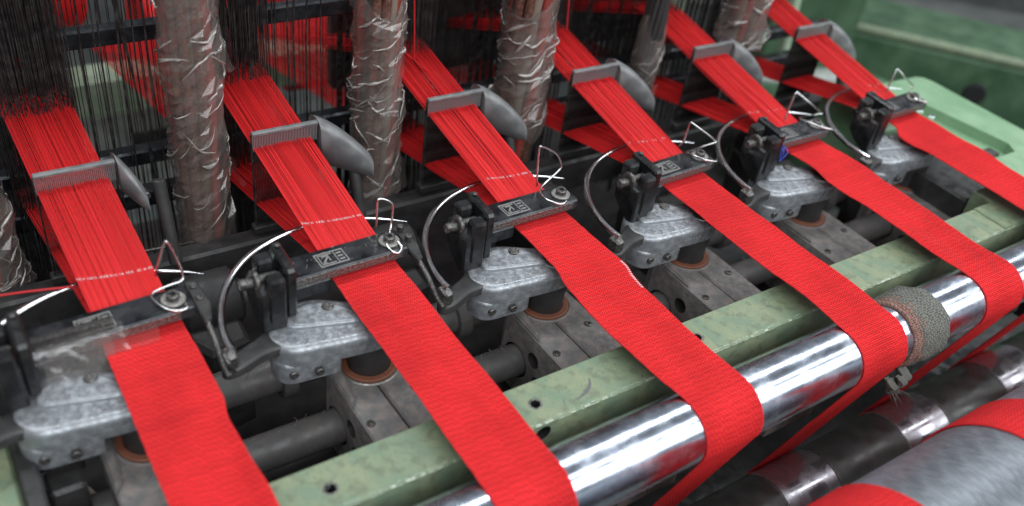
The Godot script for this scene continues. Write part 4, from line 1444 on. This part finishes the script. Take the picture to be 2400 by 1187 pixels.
func surroundings() -> void:
	# left frame: green cheek with a black edge strip, and the fittings under the first block
	var t := thing("left_frame", "green side frame with black edging at the lower left corner", "machine frame", Vector3(-0.12, 0, 0))
	var st := mb()
	plan(st, [[-0.10, -0.06], [0.033, -0.060], [0.031, 0.20], [-0.10, 0.20]], -0.20, -0.032, 0.002)
	part("green_cheek", st, M.green, t)
	st = mb()
	plan(st, [[0.0334, -0.060], [0.0430, -0.060], [0.0410, 0.20], [0.0314, 0.20]], -0.20, -0.0280, 0.0015)
	part("edge_strip", st, M.cast_dark, t)
	st = mb()
	box(st, Vector3(0.052, -0.060, 0.030), Vector3(0.018, 0.030, 0.018), 0.002)
	part("stop_block", st, M.cast_dark, t)
	st = mb()
	rod(st, Vector3(0.050, -0.045, 0.0), Vector3(0.058, -0.045, 0.0), 0.008, 20)
	part("boss", st, M.cast_dark, t)

	# light green cover plate with a sunk slot, far right
	t = thing("cover_plate", "light green enamelled cover plate with a sunk slot, upper right", "cover", Vector3.ZERO)
	var y := -0.020
	st = mb()
	plan(st, [[0.640, -0.095], [0.690, -0.0905], [0.768, -0.0855], [0.776, -0.080], [0.779, -0.070], [0.779, 0.20], [0.668, 0.20], [0.668, -0.020], [0.640, -0.020]], y - 0.05, y, 0.003)
	st.generate_normals()
	var c := CSGMesh3D.new()
	c.name = "plate"
	c.mesh = st.commit()
	c.material = M.cover
	t.add_child(c)
	var cut := CSGPolygon3D.new()
	cut.name = "slot"
	cut.operation = CSGShape3D.OPERATION_SUBTRACTION
	cut.polygon = PackedVector2Array([Vector2(0.690, 0.050), Vector2(0.712, 0.053), Vector2(0.722, 0.044), Vector2(0.736, -0.044), Vector2(0.728, -0.056), Vector2(0.700, -0.056), Vector2(0.690, -0.046)])
	cut.depth = 0.016
	cut.rotation.x = -PI / 2
	cut.position = Vector3(0, y + 0.006, 0)
	cut.material = M.cover
	c.add_child(cut)
	st = mb()
	box(st, Vector3(0.7155, y - 0.0085, 0.040), Vector3(0.020, 0.003, 0.012), 0.001)
	part("dark_slide", st, M.cast_dark, t)
	for k in 2:
		st = mb()
		rod(st, Vector3(0.7135 + 0.002 * k, y - 0.0095, -0.036 + 0.012 * k), Vector3(0.7135 + 0.002 * k, y - 0.003, -0.036 + 0.012 * k), 0.0032, 16)
		part("pin", st, M.bright, t)

	# the machine beyond: dark green casting with a rolled top edge, a raised rib and a dark hole
	t = thing("green_casting", "dark green machine casting with raised rib and black hole, upper right", "machine frame", Vector3(1.165, -0.15, -0.385))
	var ang: float = atan2(0.159, 0.131)
	t.rotation.y = -ang
	st = mb()
	prism(st, PackedVector2Array([Vector2(-0.12, 0.0), Vector2(0.02, 0.0), Vector2(0.034, -0.012), Vector2(0.036, -0.40), Vector2(-0.12, -0.40)]), 0.90, Transform3D(Basis(Vector3(0, 0, 1), Vector3.UP, Vector3(1, 0, 0)), Vector3(-0.06, 0, 0)), 0.004)
	part("wall", st, M.dark_green, t)
	st = mb()
	tube(st, smooth_path([Vector3(-0.055, -0.075, 0.037), Vector3(-0.035, -0.070, 0.037), Vector3(0.05, -0.082, 0.037), Vector3(0.085, -0.110, 0.037), Vector3(0.115, -0.142, 0.037), Vector3(0.17, -0.150, 0.037), Vector3(0.21, -0.128, 0.037), Vector3(0.30, -0.120, 0.037)], 6), 0.0085, 12)
	part("raised_rib", st, M.rib, t)
	st = mb()
	tube(st, [Vector3(-0.05, -0.002, 0.026), Vector3(0.6, -0.002, 0.026)], 0.0075, 12)
	part("rolled_edge", st, M.green, t)
	st = mb()
	rod(st, Vector3(0.155, -0.058, 0.030), Vector3(0.155, -0.058, 0.0385), 0.017, 28, 0.002)
	part("hole", st, M.hole, t)
	# green cabinet behind
	t = thing("green_cabinet", "mid green machine cabinet behind the farthest warp", "cabinet", Vector3(1.02, -0.18, -0.43))
	st = mb()
	box(st, Vector3(0, 0.12, 0), Vector3(0.175, 0.30, 0.05), 0.006, Basis(Vector3.UP, -0.4))
	part("panel", st, M.dark_green, t)
	st = mb()
	box(st, Vector3(0.0, -0.05, 0.03), Vector3(0.15, 0.05, 0.05), 0.006, Basis(Vector3.UP, -0.4))
	part("ledge", st, M.pale, t)
	# pale green diagonal stay by the last warp
	st = mb()
	box(st, Vector3(0.762, -0.015, -0.25), Vector3(0.012, 0.13, 0.010), 0.002, Basis(Vector3.FORWARD, -0.12))
	tag(part("pale_stay", st, M.pale_green, self), "pale green upright stay crossing behind the farthest warp", "stay")
	# dark gear box in front of it
	st = mb()
	box(st, Vector3(0.80, -0.20, -0.20), Vector3(0.20, 0.18, 0.08), 0.01, Basis(Vector3.UP, -0.5))
	tag(part("dark_gearbox", st, M.dark_green, self), "deep green gear case low behind the last head", "gear case")
	# grey machine further off
	t = thing("grey_machine", "dull grey machine body blurred at the top right corner", "machine", Vector3(1.75, -0.42, -0.70))
	st = mb()
	box(st, Vector3(0, 0, 0), Vector3(1.2, 0.10, 0.5), 0.01, Basis(Vector3.UP, -0.8))
	part("top", st, M.floor, t)
	st = mb()
	box(st, Vector3(-0.1, 0.06, 0.05), Vector3(1.1, 0.02, 0.06), 0.004, Basis(Vector3.UP, -0.8))
	part("rail", st, M.cast, t)

	# behind the heddles
	st = mb()
	box(st, Vector3(0.43, 0.10, -0.315), Vector3(0.40, 0.30, 0.012), 0.002)  # black sheet added to supply the darkness behind the wires
	tag(part("dark_backing", st, M.cast_dark, self), "added black sheet for the dark close behind the middle heddles", "screen")
	st = mb()
	box(st, Vector3(0.30, -0.17, -0.60), Vector3(1.3, 0.05, 0.04), 0.006)
	tag(part("back_rest", st, M.pale_green, self), "pale green back rest rail seen between the first heddle banks", "rail")
	t = thing("pale_crate", "whitish crate blurred between the first two heddle banks", "crate", Vector3(0.13, -0.30, -0.72))
	st = mb()
	box(st, Vector3(0, 0, 0), Vector3(0.17, 0.12, 0.10), 0.004)
	part("case", st, M.pale, t)
	st = mb()
	box(st, Vector3(0.02, 0.01, 0.051), Vector3(0.05, 0.035, 0.004), 0.001)
	part("handle_slot", st, M.cast_dark, t)
	for k in 4:
		t = thing("red_tape_roll", ["red roll of tape behind the first heddle bank", "red roll of tape behind the plastic wrapped first bundle", "red roll of tape behind the second heddle bank", "red roll of tape left of the second wrapped bundle"][k], "tape roll", [Vector3(0.03, -0.02, -0.62), Vector3(0.20, -0.16, -0.66), Vector3(0.36, -0.16, -0.66), Vector3(0.48, -0.14, -0.68)][k], "red tape rolls in the background")
		st = mb()
		rod(st, Vector3(-0.05, 0, 0), Vector3(0.05, 0, 0), 0.075, 48, 0.004)
		part("wound_tape", st, M.selvage, t)
		st = mb()
		rod(st, Vector3(-0.056, 0, 0), Vector3(0.056, 0, 0), 0.02, 24, 0.002)
		part("core_tube", st, M.pale, t)
